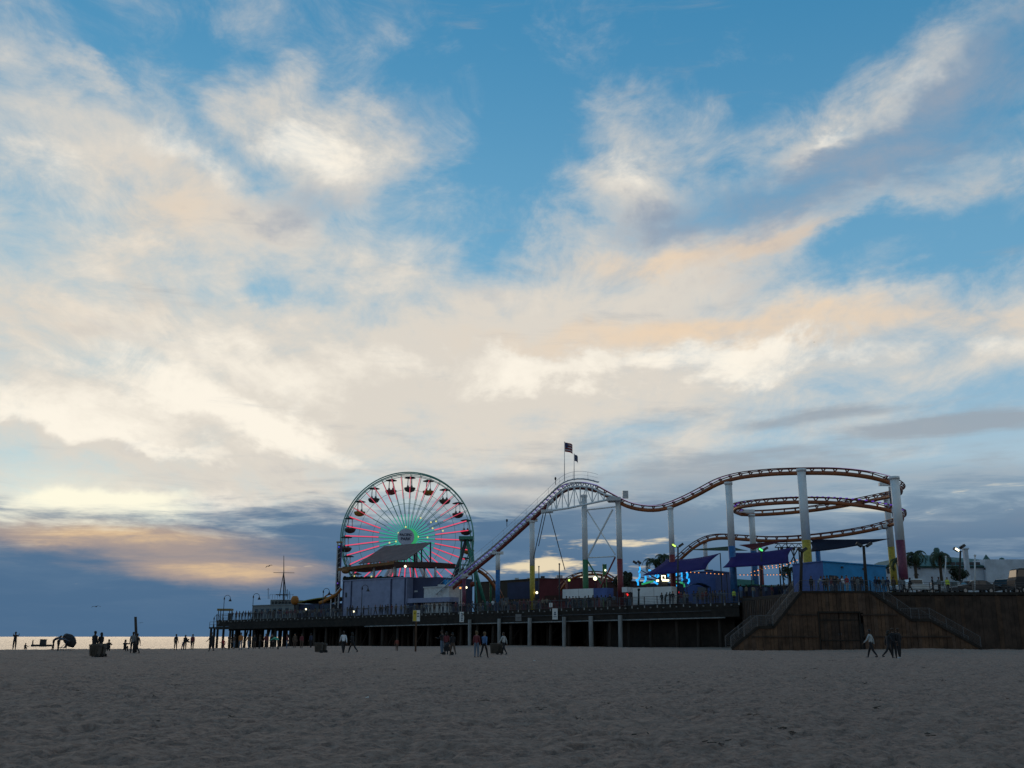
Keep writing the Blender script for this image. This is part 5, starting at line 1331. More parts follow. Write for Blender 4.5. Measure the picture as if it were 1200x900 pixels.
# ------------------------------------------------------------------ palms, tree
M['frond'] = mat('palm_frond', (.040, .060, .026), .7, var=.3); M['trunk'] = mat('palm_trunk', (.075, .058, .042), .9, var=.35, bump=.5); M['leafdark'] = mat('tree_leaf', (.030, .042, .022), .8, var=.4, scale=4)
def palm(px, py, Y, R, label, droop=1.0, seed=1, lean=0.0):
    rr = random.Random(seed); tp = P(px, py, Y); bx = tp.x + lean; c = Vector((bx, Y, deck_z(bx, Y)))
    t = thing('palm_tree', label, 'palm tree', c)
    m = MB(); n = 10; pts = []; rad = []
    for k in range(n + 1):
        f = k / n; pts.append((bx + (tp.x - bx) * f * f, Y, c.z + (tp.z - c.z) * f)); rad.append(.24 - .10 * f + (.03 if k % 2 else 0) + (.08 if k == n else 0))
    m.tube(pts, rad, 9); m.build('trunk', M['trunk'], t, True)
    for k in range(18):
        az = k * 2.4 + rr.uniform(-.2, .2); up = rr.uniform(-.15, 1.0); L = R * rr.uniform(.8, 1.15)
        d = Vector((math.cos(az), math.sin(az), 0)); spine = []; p = tp.copy(); ang = up
        for i in range(9):
            spine.append(p.copy()); p = p + (d * math.cos(ang) + Vector((0, 0, math.sin(ang)))) * (L / 8); ang -= (.22 + .16 * rr.random()) * droop
        m = MB(); m.tube(spine, [.05 * (1 - i / 9.5) + .008 for i in range(9)], 4)
        side = Vector((-d.y, d.x, 0))
        for i in range(1, 9):
            for sgn in (-1, 1):
                for sub in (0, .5):
                    q = spine[i - 1].lerp(spine[i], 1 - sub); ll = L * .26 * (1 - abs(i - 4) / 7.5)
                    e = q + side * sgn * ll * .75 + d * ll * .35 + Vector((0, 0, -ll * (.55 + .3 * rr.random())))
                    wv = (spine[i] - spine[i - 1]).normalized() * .07
                    m.add([q - wv, q + wv, e], [(0, 1, 2)])
        m.build('frond', M['frond'], t)
palm(1071, 649, 136, 2.7, 'palm tree with drooping crown beside the maroon column', 1.25, 3)
palm(1100.5, 651, 140, 2.4, 'palm tree between the white pole and the roof vent', 1.2, 5)
palm(766, 658, 172, 2.6, 'leaning palm tree left of the pair behind the purple sail', 1.1, 8, 2.0)
palm(778, 652, 170, 2.5, 'upright palm tree right of the pair behind the purple sail', 1.3, 11, .4)
palm(925, 667, 136, 2.0, 'short palm tree beside the blue building side wall', 1.3, 14)
palm(1054, 657, 138, 1.9, 'ragged palm tree behind the yellow helix column', 1.1, 17)

def leaf_mass(c, rx, ry, rz, n, size, seed):
    rr = random.Random(seed); m = MB(); lob = [(rr.uniform(-.6, .6), rr.uniform(-.6, .6), rr.uniform(-.5, .7), rr.uniform(.35, .6)) for _ in range(9)]
    for _ in range(n):
        l = rr.choice(lob); v = Vector((rr.gauss(0, 1), rr.gauss(0, 1), rr.gauss(0, 1))).normalized() * l[3] * (rr.random() ** .33)
        p = Vector(c) + Vector(((l[0] + v.x) * rx, (l[1] + v.y) * ry, (l[2] + v.z) * rz))
        a = Vector((rr.gauss(0, 1), rr.gauss(0, 1), rr.gauss(0, 1))).normalized(); b = a.orthogonal().normalized(); s = size * rr.uniform(.6, 1.3)
        m.add([p - a * s, p + b * s * .6, p + a * s, p - b * s * .6], [(0, 1, 2, 3)])
    return m
def tree(px, py, Y, r, label, seed):
    p = P(px, py, Y); c = Vector((p.x, Y, deck_z(p.x, Y))); t = thing('tree', label, 'tree', c)
    m = MB(); m.tube([c, c + Vector((.1, 0, (p.z - c.z) * .5)), p], [.2, .16, .08], 8)
    for k in range(6):
        a = k * 1.05; m.tube([c + Vector((.05, 0, (p.z - c.z) * .45)), p + Vector((math.cos(a) * r * .6, math.sin(a) * r * .6, r * .2 * math.sin(k * 2)))], [.09, .03], 5)
    m.build('trunk', M['trunk'], t, True)
    leaf_mass(p, r, r, r, 1500, .16, seed).build('crown', M['leafdark'], t)
tree(1123, 675, 128, 1.15, 'dark round topped tree below the bright car park lamp', 4)
tree(729, 683, 160, 1.3, 'dark ragged tree behind the dark red column', 6)
tree(737, 676, 172, 1.0, 'dark shrubby tree beyond the tiny white kiosk', 9)
tree(870, 690, 158, 1.4, 'dark low tree by the green roofed stall', 12)

# ------------------------------------------------------------------ vehicles on the boardwalk
def car(label, x, y, rz, L, Wd, H, kind, paint, cat='car'):
    c = Vector((x, y, PLAT_Z)); t = thing('parked_car', label, cat, c, rz=rz)
    if kind == 'van': pr = [(-.5, .28), (-.5, .95), (-.485, .985), (.36, 1.0), (.42, .95), (.47, .60), (.5, .52), (.5, .26)]
    elif kind == 'suv': pr = [(-.5, .3), (-.5, .62), (-.46, .96), (-.42, 1.0), (.10, 1.0), (.16, .97), (.25, .64), (.46, .58), (.5, .48), (.5, .28)]
    elif kind == 'pickup': pr = [(-.5, .32), (-.5, .60), (-.13, .60), (-.12, .96), (-.09, 1.0), (.10, 1.0), (.15, .97), (.25, .64), (.46, .58), (.5, .5), (.5, .3)]
    else: pr = [(-.5, .3), (-.5, .62), (-.38, .66), (-.24, .97), (-.18, 1.0), (.04, 1.0), (.12, .94), (.25, .66), (.46, .58), (.5, .48), (.5, .28)]
    m = MB(); vs = []; nn = len(pr)
    for ys, sc in ((-.5, 1), (-.47, 1), (.47, 1), (.5, 1)):
        for px_, pz in pr:
            inset = 1 - (.16 * max(0, (pz - .62) / .38) if True else 0)
            edge_ = .94 if abs(ys) == .5 and pz > .62 else 1
            vs.append((px_ * L * (.995 if abs(ys) == .5 else 1), ys * Wd * inset, pz * H * edge_ if pz > .9 else pz * H))
    fs = []
    for i in range(3):
        for k in range(nn): fs.append((i * nn + k, (i + 1) * nn + k, (i + 1) * nn + (k + 1) % nn, i * nn + (k + 1) % nn))
    fs += [tuple(range(nn)), tuple(range(4 * nn - 1, 3 * nn - 1, -1))]
    m.add(vs, fs); m.build('body', paint, t, local=True)
    spans = {'van': ((.10, .40),), 'suv': ((-.40, -.24), (-.22, -.03), (-.01, .15)), 'pickup': ((-.10, .15),), 'sedan': ((-.21, -.05), (-.03, .13))}[kind]
    for sd in (-1, 1):
        for a, b in spans:
            m = MB(); yy = sd * Wd * .5 * .945
            m.add([(a * L, yy * 1.012, .66 * H), (b * L + (.05 * L if b > .1 else 0), yy * 1.012, .66 * H), (b * L, yy * .925 + sd * .02, .93 * H), (a * L, yy * .925 + sd * .02, .93 * H)], [(0, 1, 2, 3)])
            o = m.build('side_window', M['glass'], t, local=True); o.modifiers.new('t', 'SOLIDIFY').thickness = .02
    for (xa, za, xb, zb_) in (((.235, .68, .15, .95)) if kind != 'van' else (.46, .64, .425, .93), (-.455, .68, -.43, .93) if kind in ('suv', 'van') else ((-.125, .68, -.122, .93) if kind == 'pickup' else (-.36, .70, -.25, .95))):
        m = MB(); w0, w1 = Wd * .43, Wd * .38; s_ = .02 if xa > 0 else -.02
        m.add([(xa * L + s_, -w0, za * H), (xa * L + s_, w0, za * H), (xb * L + s_, w1, zb_ * H), (xb * L + s_, -w1, zb_ * H)], [(0, 1, 2, 3)])
        o = m.build('windscreen', M['glass'], t, local=True); o.modifiers.new('t', 'SOLIDIFY').thickness = .02
    wm = MB(); wm.tube([(0, -.11, 0), (0, .11, 0)], .34, 18); wme = wm.mesh('tyre', M['tyre'])
    rm = MB(); rm.tube([(0, -.125, 0), (0, .125, 0)], .2, 12); rme = rm.mesh('rim', M['chrome'])
    for wx in (-.31, .32):
        for sd in (-1, 1):
            w = inst('wheel', wme, t, (wx * L, sd * (Wd / 2 - .1), .34)); inst('rim', rme, w)
    for sd in (-1, 1):
        m = MB(); m.box((L * .492, sd * Wd * .37, H * .47), .06, .34, .14); m.build('headlight', M['offwhite'], t, local=True)
        m = MB(); m.box((-L * .493, sd * Wd * .39, H * .55), .06, .22, .2); m.build('tail_light', M['red_col'], t, local=True)
        m = MB(); m.box((L * .17, sd * (Wd * .5 + .08), H * .64), .14, .18, .14); m.build('mirror', M['black'], t, local=True)
    for xx in (-.49, .49): m = MB(); m.box((xx * L, 0, H * .27), .12, Wd * .94, .2); m.build('bumper', M['dark'], t, local=True)
CP = {k: mat('car_' + k, c, .25, .3, var=0, spec=.6) for k, c in (('white', (.55, .60, .64)), ('black', (.012, .013, .016)), ('grey', (.02, .022, .027)), ('silver', (.3, .31, .33)))}
car('white pickup truck parked behind the stair railing', P(1072, 690, 118).x, 118, math.pi + .1, 5.3, 1.9, 1.75, 'pickup', CP['white'])
car('pale suv partly hidden behind people beside the round tree', P(1101, 690, 121).x, 121, math.pi - .2, 4.6, 1.85, 1.65, 'suv', CP['silver'])
car('black sedan parked behind the tall white pole', P(1141, 690, 116.5).x, 116.5, math.pi + .12, 4.9, 1.85, 1.5, 'sedan', CP['grey'])
car('black suv parked between the black sedan and the dark van', P(1179, 690, 118).x, 118, math.pi + .5, 4.4, 1.9, 1.75, 'suv', CP['black'])
car('dark boxy van at the end of the parked row', P(1212, 690, 115).x, 115, math.pi, 5.0, 2.0, 2.75, 'van', mat('van_dark', (.03, .03, .034), .6, var=.15), 'van')

# ------------------------------------------------------------------ people
def person_mesh(name, lean=0, legs=((0, 0), (0, 0)), arms=((5, 3, 12), (5, 3, 12)), head=0, sit=False, female=False, h=1.0):
    """angles in degrees; figure faces -Y. legs: (thigh forward, knee bend); arms: (forward, out, elbow bend)"""
    V = []; E = []; Rr = []; K = []
    def add(p, r, par, kind):
        V.append(Vector(p)); Rr.append(r); 
        if par is not None: E.append((par, len(V) - 1)); K.append(kind)
        return len(V) - 1
    rad = math.radians
    pel = add((0, 0, .95), (.17, .12), None, 'b')
    ln = rad(lean)
    def tor(d, y=0): return Vector((0, -math.sin(ln) * d, .95 + math.cos(ln) * d))
    w = add(tor(.17), (.155, .11), pel, 't'); ch = add(tor(.36), (.185, .125), w, 't'); sh = add(tor(.47), (.12, .085), ch, 't')
    nk = add(tor(.55), (.055, .055), sh, 'n')
    hd = rad(head); hdir = Vector((0, -math.sin(ln + hd), math.cos(ln + hd))); fw = Vector((0, -math.cos(ln + hd), -math.sin(ln + hd)))
    nb = V[nk]
    h1 = add(nb + hdir * .06 + fw * .015, (.07, .08), nk, 'h'); h2 = add(nb + hdir * .14 + fw * .02, (.082, .10), h1, 'h'); h3 = add(nb + hdir * .215 + fw * .01, (.072, .088), h2, 'h')
    hands = []
    for sd, (af, ao, ae) in zip((-1, 1), arms):
        s0 = add(tor(.45) + Vector((sd * .17, 0, 0)), (.075, .072), sh, 't')
        d = Vector((sd * math.sin(rad(ao)), -math.sin(rad(af)) * math.cos(rad(ao)), -math.cos(rad(af)) * math.cos(rad(ao))))
        el = V[s0] + d * .29; e = add(el, (.054, .054), s0, 't')
        d2 = Vector((sd * math.sin(rad(ao)) * (1 - ae / 120), -math.sin(rad(af + ae)), -math.cos(rad(af + ae)))).normalized()
        wr = el + d2 * .25; w_ = add(wr, (.032, .032), e, 'f'); pl = add(wr + d2 * .07, (.042, .026), w_, 'p'); hands.append((wr + d2 * .09, d2, sd))
    for sd, (lf, kb) in zip((-1, 1), legs):
        hp = add((sd * .09, 0, .90), (.095, .10), pel, 'b')
        d = Vector((sd * .02, -math.sin(rad(lf)), -math.cos(rad(lf)))); kn = V[hp] + d * .42; k = add(kn, (.072, .075), hp, 'b')
        d2 = Vector((0, -math.sin(rad(lf - kb)), -math.cos(rad(lf - kb)))); cf = add(kn + d2 * .16, (.064, .068), k, 'b'); an = add(kn + d2 * .40, (.04, .042), cf, 'b')
        fd = Vector((0, -math.cos(rad((lf - kb) * .6)), -math.sin(rad(-(lf - kb) * .6)) * -1)); fd.normalize()
        f1 = add(V[an] + Vector((0, .01, -.045)), (.042, .04), an, 's'); add(V[f1] + Vector((0, -.16, 0)) if not sit else V[f1] + fd * .15, (.04, .03), f1, 's')
    me = bpy.data.meshes.new(name + '_skel'); me.from_pydata([tuple(v) for v in V], E, []); 
    o = bpy.data.objects.new(name, me); C.objects.link(o)
    md = o.modifiers.new('s', 'SKIN'); md.use_smooth_shade = True; md.branch_smoothing = .35
    sv = me.skin_vertices[0].data
    for i, r in enumerate(Rr): sv[i].radius = r; sv[i].use_root = (i == 0)
    ms = o.modifiers.new('ss', 'SUBSURF'); ms.levels = 1; ms.render_levels = 1
    dg = bpy.context.evaluated_depsgraph_get(); dg.update(); out = bpy.data.meshes.new_from_object(o.evaluated_get(dg)); bpy.data.objects.remove(o)
    vs = [v.co.copy() for v in out.vertices]; fs = [tuple(p.vertices) for p in out.polygons]; mi = []
    hc = V[h2]
    for p in out.polygons:
        c = p.center; best = (9, 't')
        for (a, b), k in zip(E, K):
            A, B = V[a], V[b]; ab = B - A; u = max(0, min(1, (c - A).dot(ab) / max(1e-6, ab.length_squared))); dd = (c - A - ab * u).length
            if dd < best[0]: best = (dd, k)
        k = best[1]
        if k == 'h': idx = 3 if ((c - hc).dot(hdir) > .045 or (c - hc).dot(fw) < (.02 if not female else .03)) else 0
        else: idx = {'t': 1, 'n': 0, 'f': 1, 'p': 0, 'b': 2, 's': 4}[k]
        mi.append(idx)
    mb = MB(); mb.v = [tuple(v) for v in vs]; mb.f = fs; mb.mi = mi
    # face: nose, ears, eyes, mouth
    X = Vector((1, 0, 0))
    mb.add([hc + fw * .10 + X * .014, hc + fw * .10 - X * .014, hc + fw * .125 - hdir * .035, hc + fw * .098 + hdir * .03], [(0, 1, 2), (0, 2, 3), (1, 3, 2)], 0)
    for sd in (-1, 1):
        mb.ball(hc + X * sd * .088 - hdir * .01, .012, .022, .032, 6, 4, 0); mb.ball(hc + X * sd * .034 + fw * .093 + hdir * .012, .012, .008, .008, 6, 4, 3)
    mb.box(hc + fw * .094 - hdir * .06, .045, .012, .010, 0, 4)
    # hair volume
    hm = [(.0, .10), (.05, .095), (.09, .05)]
    mb.ball(hc + hdir * .055 - fw * .022, .092, .105, .085, 10, 6, 3)
    if female: mb.tube([hc + hdir * .03 - fw * .06, hc - hdir * .10 - fw * .085, hc - hdir * .24 - fw * .07], [.085, .085, .03], 8, 3)
    # fingers
    for wr, d2, sd in hands:
        sid = X - d2 * X.dot(d2); sid.normalize(); nrm = d2.cross(sid)
        for q in range(4):
            b0 = wr + sid * (q - 1.5) * .019; l = (.072, .084, .08, .062)[q if sd > 0 else 3 - q]
            mb.tube([b0, b0 + d2 * l * .55, b0 + d2 * l * .92 - nrm * .018 * sd], [.010, .009, .006], 4, 0)
        mb.tube([wr - d2 * .04 - sid * sd * .035, wr + d2 * .0 - sid * sd * .058, wr + d2 * .03 - sid * sd * .056], [.013, .011, .007], 4, 0)
    zmin = min(v[2] for v in mb.v); mb.v = [(v[0] * h, v[1] * h, (v[2] - zmin) * h) for v in mb.v]
    return mb.mesh(name, [M['dark']] * 5, smooth=True)

SK = [mat('skin_%d' % i, c, .6, var=.05) for i, c in enumerate([(.42, .26, .19), (.26, .15, .10), (.14, .075, .05)])]
CLO = {k: mat('cloth_' + k, c, .85, var=.15) for k, c in (('black', (.016, .016, .02)), ('navy', (.03, .04, .08)), ('grey', (.16, .17, .18)), ('white', (.62, .66, .72)), ('palegrey', (.35, .37, .38)), ('denim', (.10, .14, .20)), ('red', (.30, .03, .035)), ('maroon', (.14, .03, .04)), ('orange', (.40, .16, .05)), ('rust', (.20, .06, .045)), ('green', (.10, .48, .34)), ('blue', (.08, .16, .32)), ('khaki', (.22, .18, .13)), ('pink', (.45, .2, .22)), ('lime', (.55, .65, .08)), ('brown', (.09, .06, .045)))}
HAIR = [mat('hair_%d' % i, c, .7, var=.1) for i, c in enumerate([(.012, .01, .009), (.04, .022, .014), (.16, .10, .05)])]
PM = {}
PM['stand'] = person_mesh('person_standing')
PM['stand_f'] = person_mesh('person_standing_long_hair', arms=((12, 4, 45), (5, 4, 15)), legs=((3, 4), (-3, 2)), female=True, h=.95)
PM['pocket'] = person_mesh('person_hands_in_pockets', arms=((-5, 9, 35), (-5, 9, 35)), legs=((4, 2), (-4, 2)))
PM['walk'] = person_mesh('person_walking', lean=4, legs=((24, 8), (-20, 16)), arms=((-22, 8, 15), (24, 8, 25)))
PM['walk2'] = person_mesh('person_striding', lean=6, legs=((-26, 22), (28, 10)), arms=((20, 8, 60), (-18, 10, 20)), female=True, h=.96)
PM['photo'] = person_mesh('person_taking_photo', legs=((2, 2), (-2, 2)), arms=((78, 12, 50), (82, 10, 45)), lean=-3)
PM['phone'] = person_mesh('person_holding_phone', arms=((25, 10, 80), (30, 8, 75)), head=18, legs=((3, 3), (-2, 2)))
PM['lean'] = person_mesh('person_leaning', lean=28, legs=((-6, 4), (6, 10)), arms=((48, 14, 40), (48, 14, 40)))
PM['sit'] = person_mesh('person_sitting', lean=12, legs=((130, 122), (126, 118)), arms=((60, 12, 35), (60, 12, 35)), sit=True)
PM['sitphoto'] = person_mesh('person_sitting_photo', lean=5, legs=((130, 122), (126, 118)), arms=((85, 16, 70), (88, 16, 70)), sit=True)
PM['bend'] = person_mesh('person_bending', lean=62, legs=((10, 10), (-8, 4)), arms=((70, 10, 10), (55, 10, 20)))
PM['child'] = person_mesh('child_standing', legs=((6, 4), (-6, 4)), arms=((10, 12, 20), (8, 14, 20)), h=.72)
PM['childrun'] = person_mesh('child_running', lean=14, legs=((34, 20), (-24, 40)), arms=((-30, 12, 50), (34, 12, 60)), h=.74)

def person(pose, loc, rz, label, top, bottom, group=None, hair=None, skin=None, shoes='black', sc=1.0, name='person'):
    o = bpy.data.objects.new(name, PM[pose]); C.objects.link(o); o.location = loc; o.rotation_euler = (0, 0, rz); o.scale = (sc, sc, sc)
    ms = (SK[rnd.randrange(3) if skin is None else skin], CLO[top], CLO[bottom], HAIR[rnd.randrange(2) if hair is None else hair], CLO[shoes])
    for i, m in enumerate(ms): o.material_slots[i].link = 'OBJECT'; o.material_slots[i].material = m
    tag(o, label, 'person', group); return o
def on_sand(px, py_feet, Y=None):
    """place on the sand under pixel column px at depth Y"""
    p = P(px, py_feet, Y); return Vector((p.x, p.y, float(ground_z(p.x, p.y)) - .03))
def beach(pose, px, Y, rz, label, top, bottom, **k): return person(pose, on_sand(px, 760, Y), math.radians(rz), label, top, bottom, **k)

USED = set()
POSE_W = {'stand': 'upright', 'pocket': 'hands in pockets', 'stand_f': 'long haired', 'phone': 'looking at phone', 'lean': 'leaning', 'walk': 'mid stride', 'walk2': 'long haired, striding'}
def pick(label, pose, top, bottom, poses, tops, bots):
    for _ in range(60):
        po, tp_, bo = pose or rnd.choice(poses), top or rnd.choice(tops), bottom or rnd.choice(bots)
        l = 'person %s, %s top, %s trousers, %s' % (POSE_W[po], tp_, bo, label)
        if l not in USED: break
    USED.add(l); return po, tp_, bo, l
# left beach, against the bright water
beach('photo', 16.5, 102, 200, 'person holding up a camera alone against the bright sea', 'black', 'black')
beach('sit', 29, 101, 180, 'small seated person low on the sand by the camera holder', 'black', 'black', sc=.62)
beach('bend', 62, 98, 90, 'person bending over towards the dark beach umbrella, farther one', 'navy', 'black')
beach('bend', 68, 95, 70, 'person bending over beside the dark beach umbrella, in pale blue', 'denim', 'black')
beach('stand', 110, 72.5, 160, 'taller person standing behind the lone trash bin', 'black', 'black')
beach('stand_f', 117.5, 73, 230, 'shorter person standing behind the lone trash bin', 'black', 'navy', hair=0)
beach('sit', 127, 97, 200, 'person sitting on the sand between trash bin and pole', 'black', 'black')
beach('sitphoto', 146, 97, 170, 'person sitting on the sand with both arms raised to the head', 'black', 'black')
beach('pocket', 155, 90, 190, 'person in a pale jacket standing beside the thick wooden pole', 'grey', 'black', sc=1.05)
beach('walk', 160.5, 90.5, 250, 'person in black standing close behind the thick wooden pole', 'black', 'black')
beach('pocket', 205.5, 118, 170, 'first of three walkers on open sand, in black', 'black', 'black')
beach('bend', 214, 118, 120, 'middle of three walkers on open sand, stooping', 'black', 'navy', sc=.9)
beach('stand_f', 216.5, 118, 190, 'stout person beside the stooping walker on open sand', 'black', 'black')
beach('stand', 225, 118, 190, 'last of three walkers on open sand, in maroon', 'maroon', 'black')
beach('walk', 247.5, 101, 250, 'tall striding person in black at the end of the pier piles', 'black', 'black', sc=1.06)
beach('childrun', 262, 108, 240, 'child in red running past the end piles', 'red', 'maroon')
beach('stand', 281.5, 104, 180, 'person in an orange top standing before the dark piles', 'orange', 'denim')
beach('bend', 325.5, 110, 250, 'person in a bright green jacket leaning forward under the pier', 'green', 'black', sc=1.02)
SH = 'people in dark clothes gathered in the shade under the pier'
for px, Y in ((268, 122), (274, 125), (291, 118), (298, 124), (304, 121), (311, 126), (318, 119), (336, 120), (345, 127), (353, 122), (364, 125)):
    po, tp_, bo, l = pick('in the shade under the seaward pier', None, None, None, ['stand', 'pocket', 'stand_f', 'walk', 'phone'], ['black', 'navy', 'brown', 'maroon'], ['black', 'denim', 'brown'])
    beach(po, px, Y, rnd.uniform(0, 360), l, tp_, bo, group=SH)
beach('walk', 402.3, 82, 200, 'person in a white top with black trousers walking with dark companion', 'white', 'black')
beach('walk2', 413, 82.5, 240, 'person in black walking beside the white topped companion', 'black', 'black')
beach('child', 465, 100, 190, 'child in a rust coloured coat standing near the notice post', 'rust', 'brown')
beach('stand_f', 523, 78, 170, 'person in a maroon top walking behind the dark pushchair', 'maroon', 'black')
beach('phone', 518, 80, 230, 'person in black with pale jeans beside the dark pushchair', 'black', 'denim')
beach('walk2', 530.5, 74, 200, 'person in black dress walking in front of the dark pushchair', 'black', 'brown', skin=0)
beach('pocket', 558.5, 70.5, 170, 'person in a dark red top and pale jeans facing companion', 'maroon', 'denim', hair=2)
beach('walk', 567.5, 71, 150, 'person in a blue backpack and shorts walking with jeans companion', 'blue', 'black', hair=2)
beach('walk', 590.5, 80, 230, 'person in a grey coat with bag walking beside brown trash bins', 'palegrey', 'black')
beach('walk', 1021, 64, 230, 'person in a pale grey hoodie walking past the plank wall', 'palegrey', 'black')
beach('walk2', 1041, 61.5, 100, 'person in black striding ahead of two friends by the stairs', 'black', 'black')
beach('stand', 1047.5, 62, 150, 'middle person of three in black by the stairs', 'black', 'black')
beach('pocket', 1053.5, 62.5, 210, 'third person in black with white shoes by the stairs', 'black', 'black', shoes='white')
# crowd along the pier
def deckp(px, n, label, group, pose=None, top=None, bottom=None, rz=None, Y=None):
    c = on_deck(px, n, Y)
    person(pose or rnd.choice(['stand', 'pocket', 'stand_f', 'phone', 'lean', 'walk']), c, math.radians(rz if rz is not None else rnd.uniform(-60, 60) + rnd.choice([0, 0, 180])), label, top or rnd.choice(['black', 'black', 'navy', 'grey', 'brown', 'maroon', 'denim']), bottom or rnd.choice(['black', 'navy', 'denim', 'brown']), group)
def crowd(pxs, label, group, n0=.6, n1=2.2, pose=None, top=None):
    for px in pxs:
        po, tp_, bo, l = pick(label, None, top, None, ['stand', 'pocket', 'stand_f', 'phone', 'lean', 'walk'], ['black', 'navy', 'grey', 'brown', 'maroon', 'denim', 'khaki'], ['black', 'navy', 'denim', 'brown', 'grey'])
        deckp(px, rnd.uniform(n0, n1), l, group, po, tp_, bo)
crowd((273, 277.5, 281, 284.5, 288, 291.5, 294), 'by the shelter at the pier end', 'people at the pier end', .5, 2)
crowd((301, 307, 311, 317, 322, 326, 330, 336, 341, 346), 'before the harbour office', 'people before the harbour office', .6, 3)
crowd((352, 357, 363, 369, 374, 381, 386, 391), 'before the olive roofed arcade', 'people before the arcade', .6, 3)
crowd((410, 413, 440, 445.5, 452, 454.5), 'before the blue grey pavilion wall', 'people before the pavilion', .5, 1.6, top='black')
crowd((475, 478, 486, 488.5, 500, 509), 'at the pavilion counter', 'people at the counter', .6, 1.8)
crowd((299, 304, 314, 320, 328, 333, 338, 343), 'on the walkway by the harbour office', 'people on the walkway by the harbour office', 3, 6)
crowd((349, 355, 360, 366, 372, 377, 384, 389, 396, 400), 'on the walkway by the olive arcade', 'people on the walkway by the arcade', 2.5, 6)
crowd((407, 418, 426, 432, 448, 459, 464, 470), 'along the pavilion front walkway', 'people along the pavilion front', .5, 3)
crowd((494, 497, 504, 515, 519, 524, 529, 534), 'near the ride entrance ramp', 'people near the ride entrance', .6, 3)
crowd((549, 557, 563, 574, 581, 593, 600, 606, 611, 621, 629, 633, 639, 645), 'farther back below the brown arcade', 'people farther back below the arcade', 3, 7)
crowd((650, 668, 676, 686, 695, 705, 710, 720, 733, 738), 'on the walkway by the red column', 'people on the walkway by the red column', .5, 1.6)
crowd((799, 803, 818, 828, 839, 846, 850), 'on the walkway under the left sail', 'people on the walkway under the sail', .5, 2.5)
deckp(539.5, .6, 'person in a pale top leaning on the pier railing under the lift', None, 'lean', 'palegrey', 'black', 10); deckp(543.5, .6, 'person in a pale pink top leaning on the pier railing under the lift', None, 'lean', 'pink', 'black', -10)
deckp(577.5, 1.0, 'person in a white top at the railing beside the blue column', None, 'phone', 'white', 'navy', 0)
crowd((554, 560, 566, 571, 586, 590, 596, 603, 609, 614, 618, 626, 631, 636, 641), 'by the railing below the brown arcade', 'people along the middle railing', .6, 3)
crowd((664, 672, 681, 690, 700, 715), 'behind the railing below hoarding panels', 'people by the hoarding', .5, 1.2, top='black')
crowd((776, 780, 785.5, 789), 'before the white trailer', 'people by the trailer', .5, 1.4, top='black', pose='stand')
crowd((806, 814, 824, 832.5, 836, 842), 'by the low blue canopy', 'people under the sail', .8, 4)
deckp(861, 2, 'person in a bright lime vest beside the blue column', None, 'stand', 'lime', 'black', 0)
deckp(869.5, 1.0, 'person in a blue shirt and pale jeans at the railing', None, 'pocket', 'blue', 'denim', 180)
crowd((876, 884, 893, 899, 906, 914, 921), 'near the red column', 'people near the red column', .8, 4)
PB = 'people on the boardwalk above the gate'
def plat(px, Y, label, group=None, pose=None, top=None, bottom=None, rz=None): deckp(px, None, label, group, pose, top, bottom, rz, Y)
plat(961, 111.2, 'person in a pale grey top leaning at the stair head railing', None, 'lean', 'palegrey', 'denim', 60)
plat(953, 112.2, 'person in black behind the leaning person at the stair head', None, 'stand', 'black', 'black')
for px, Y in ((968.5, 112), (972, 111), (977, 113.5), (981, 111.5), (985, 113), (989, 111.2), (1001, 112.5), (1004, 111.3), (1008, 113), (1012.5, 111.6)):
    po, tp_, bo, l = pick('before the blue building', None, None, None, ['stand', 'stand_f', 'pocket', 'phone'], ['black', 'navy', 'brown', 'grey', 'maroon'], ['black', 'denim', 'navy'])
    plat(px, Y, l, PB, po, tp_, bo)
plat(990, 110.8, 'person in a white shirt beside the red jacket on the boardwalk', None, 'stand_f', 'white', 'denim', 30)
plat(995, 110.9, 'person in a red jacket among the dark crowd on the boardwalk', None, 'pocket', 'red', 'palegrey', 10)
for px, Y in ((1029, 113), (1033, 112.6), (1038, 113.5), (1043, 112.8), (1050, 113.4), (1058, 113), (1062, 114)):
    po, tp_, bo, l = pick('at the maroon column stair head', None, None, None, ['stand', 'stand_f', 'pocket', 'walk'], ['black', 'navy', 'brown', 'grey'], ['black', 'denim'])
    plat(px, Y, l, 'people at the right stair head', po, tp_, bo)
plat(1069, 112.9, 'person in black striding along the railing before the white pickup', None, 'walk2', 'black', 'black', 90)
plat(1096, 113.4, 'tall person in black standing before the pale suv', None, 'stand', 'black', 'black'); plat(1103.5, 113.8, 'person in dark grey standing before the pale suv', None, 'pocket', 'grey', 'black')
plat(1113.5, 114.5, 'person in a lime safety vest beside the round tree', None, 'stand', 'lime', 'black', 0)

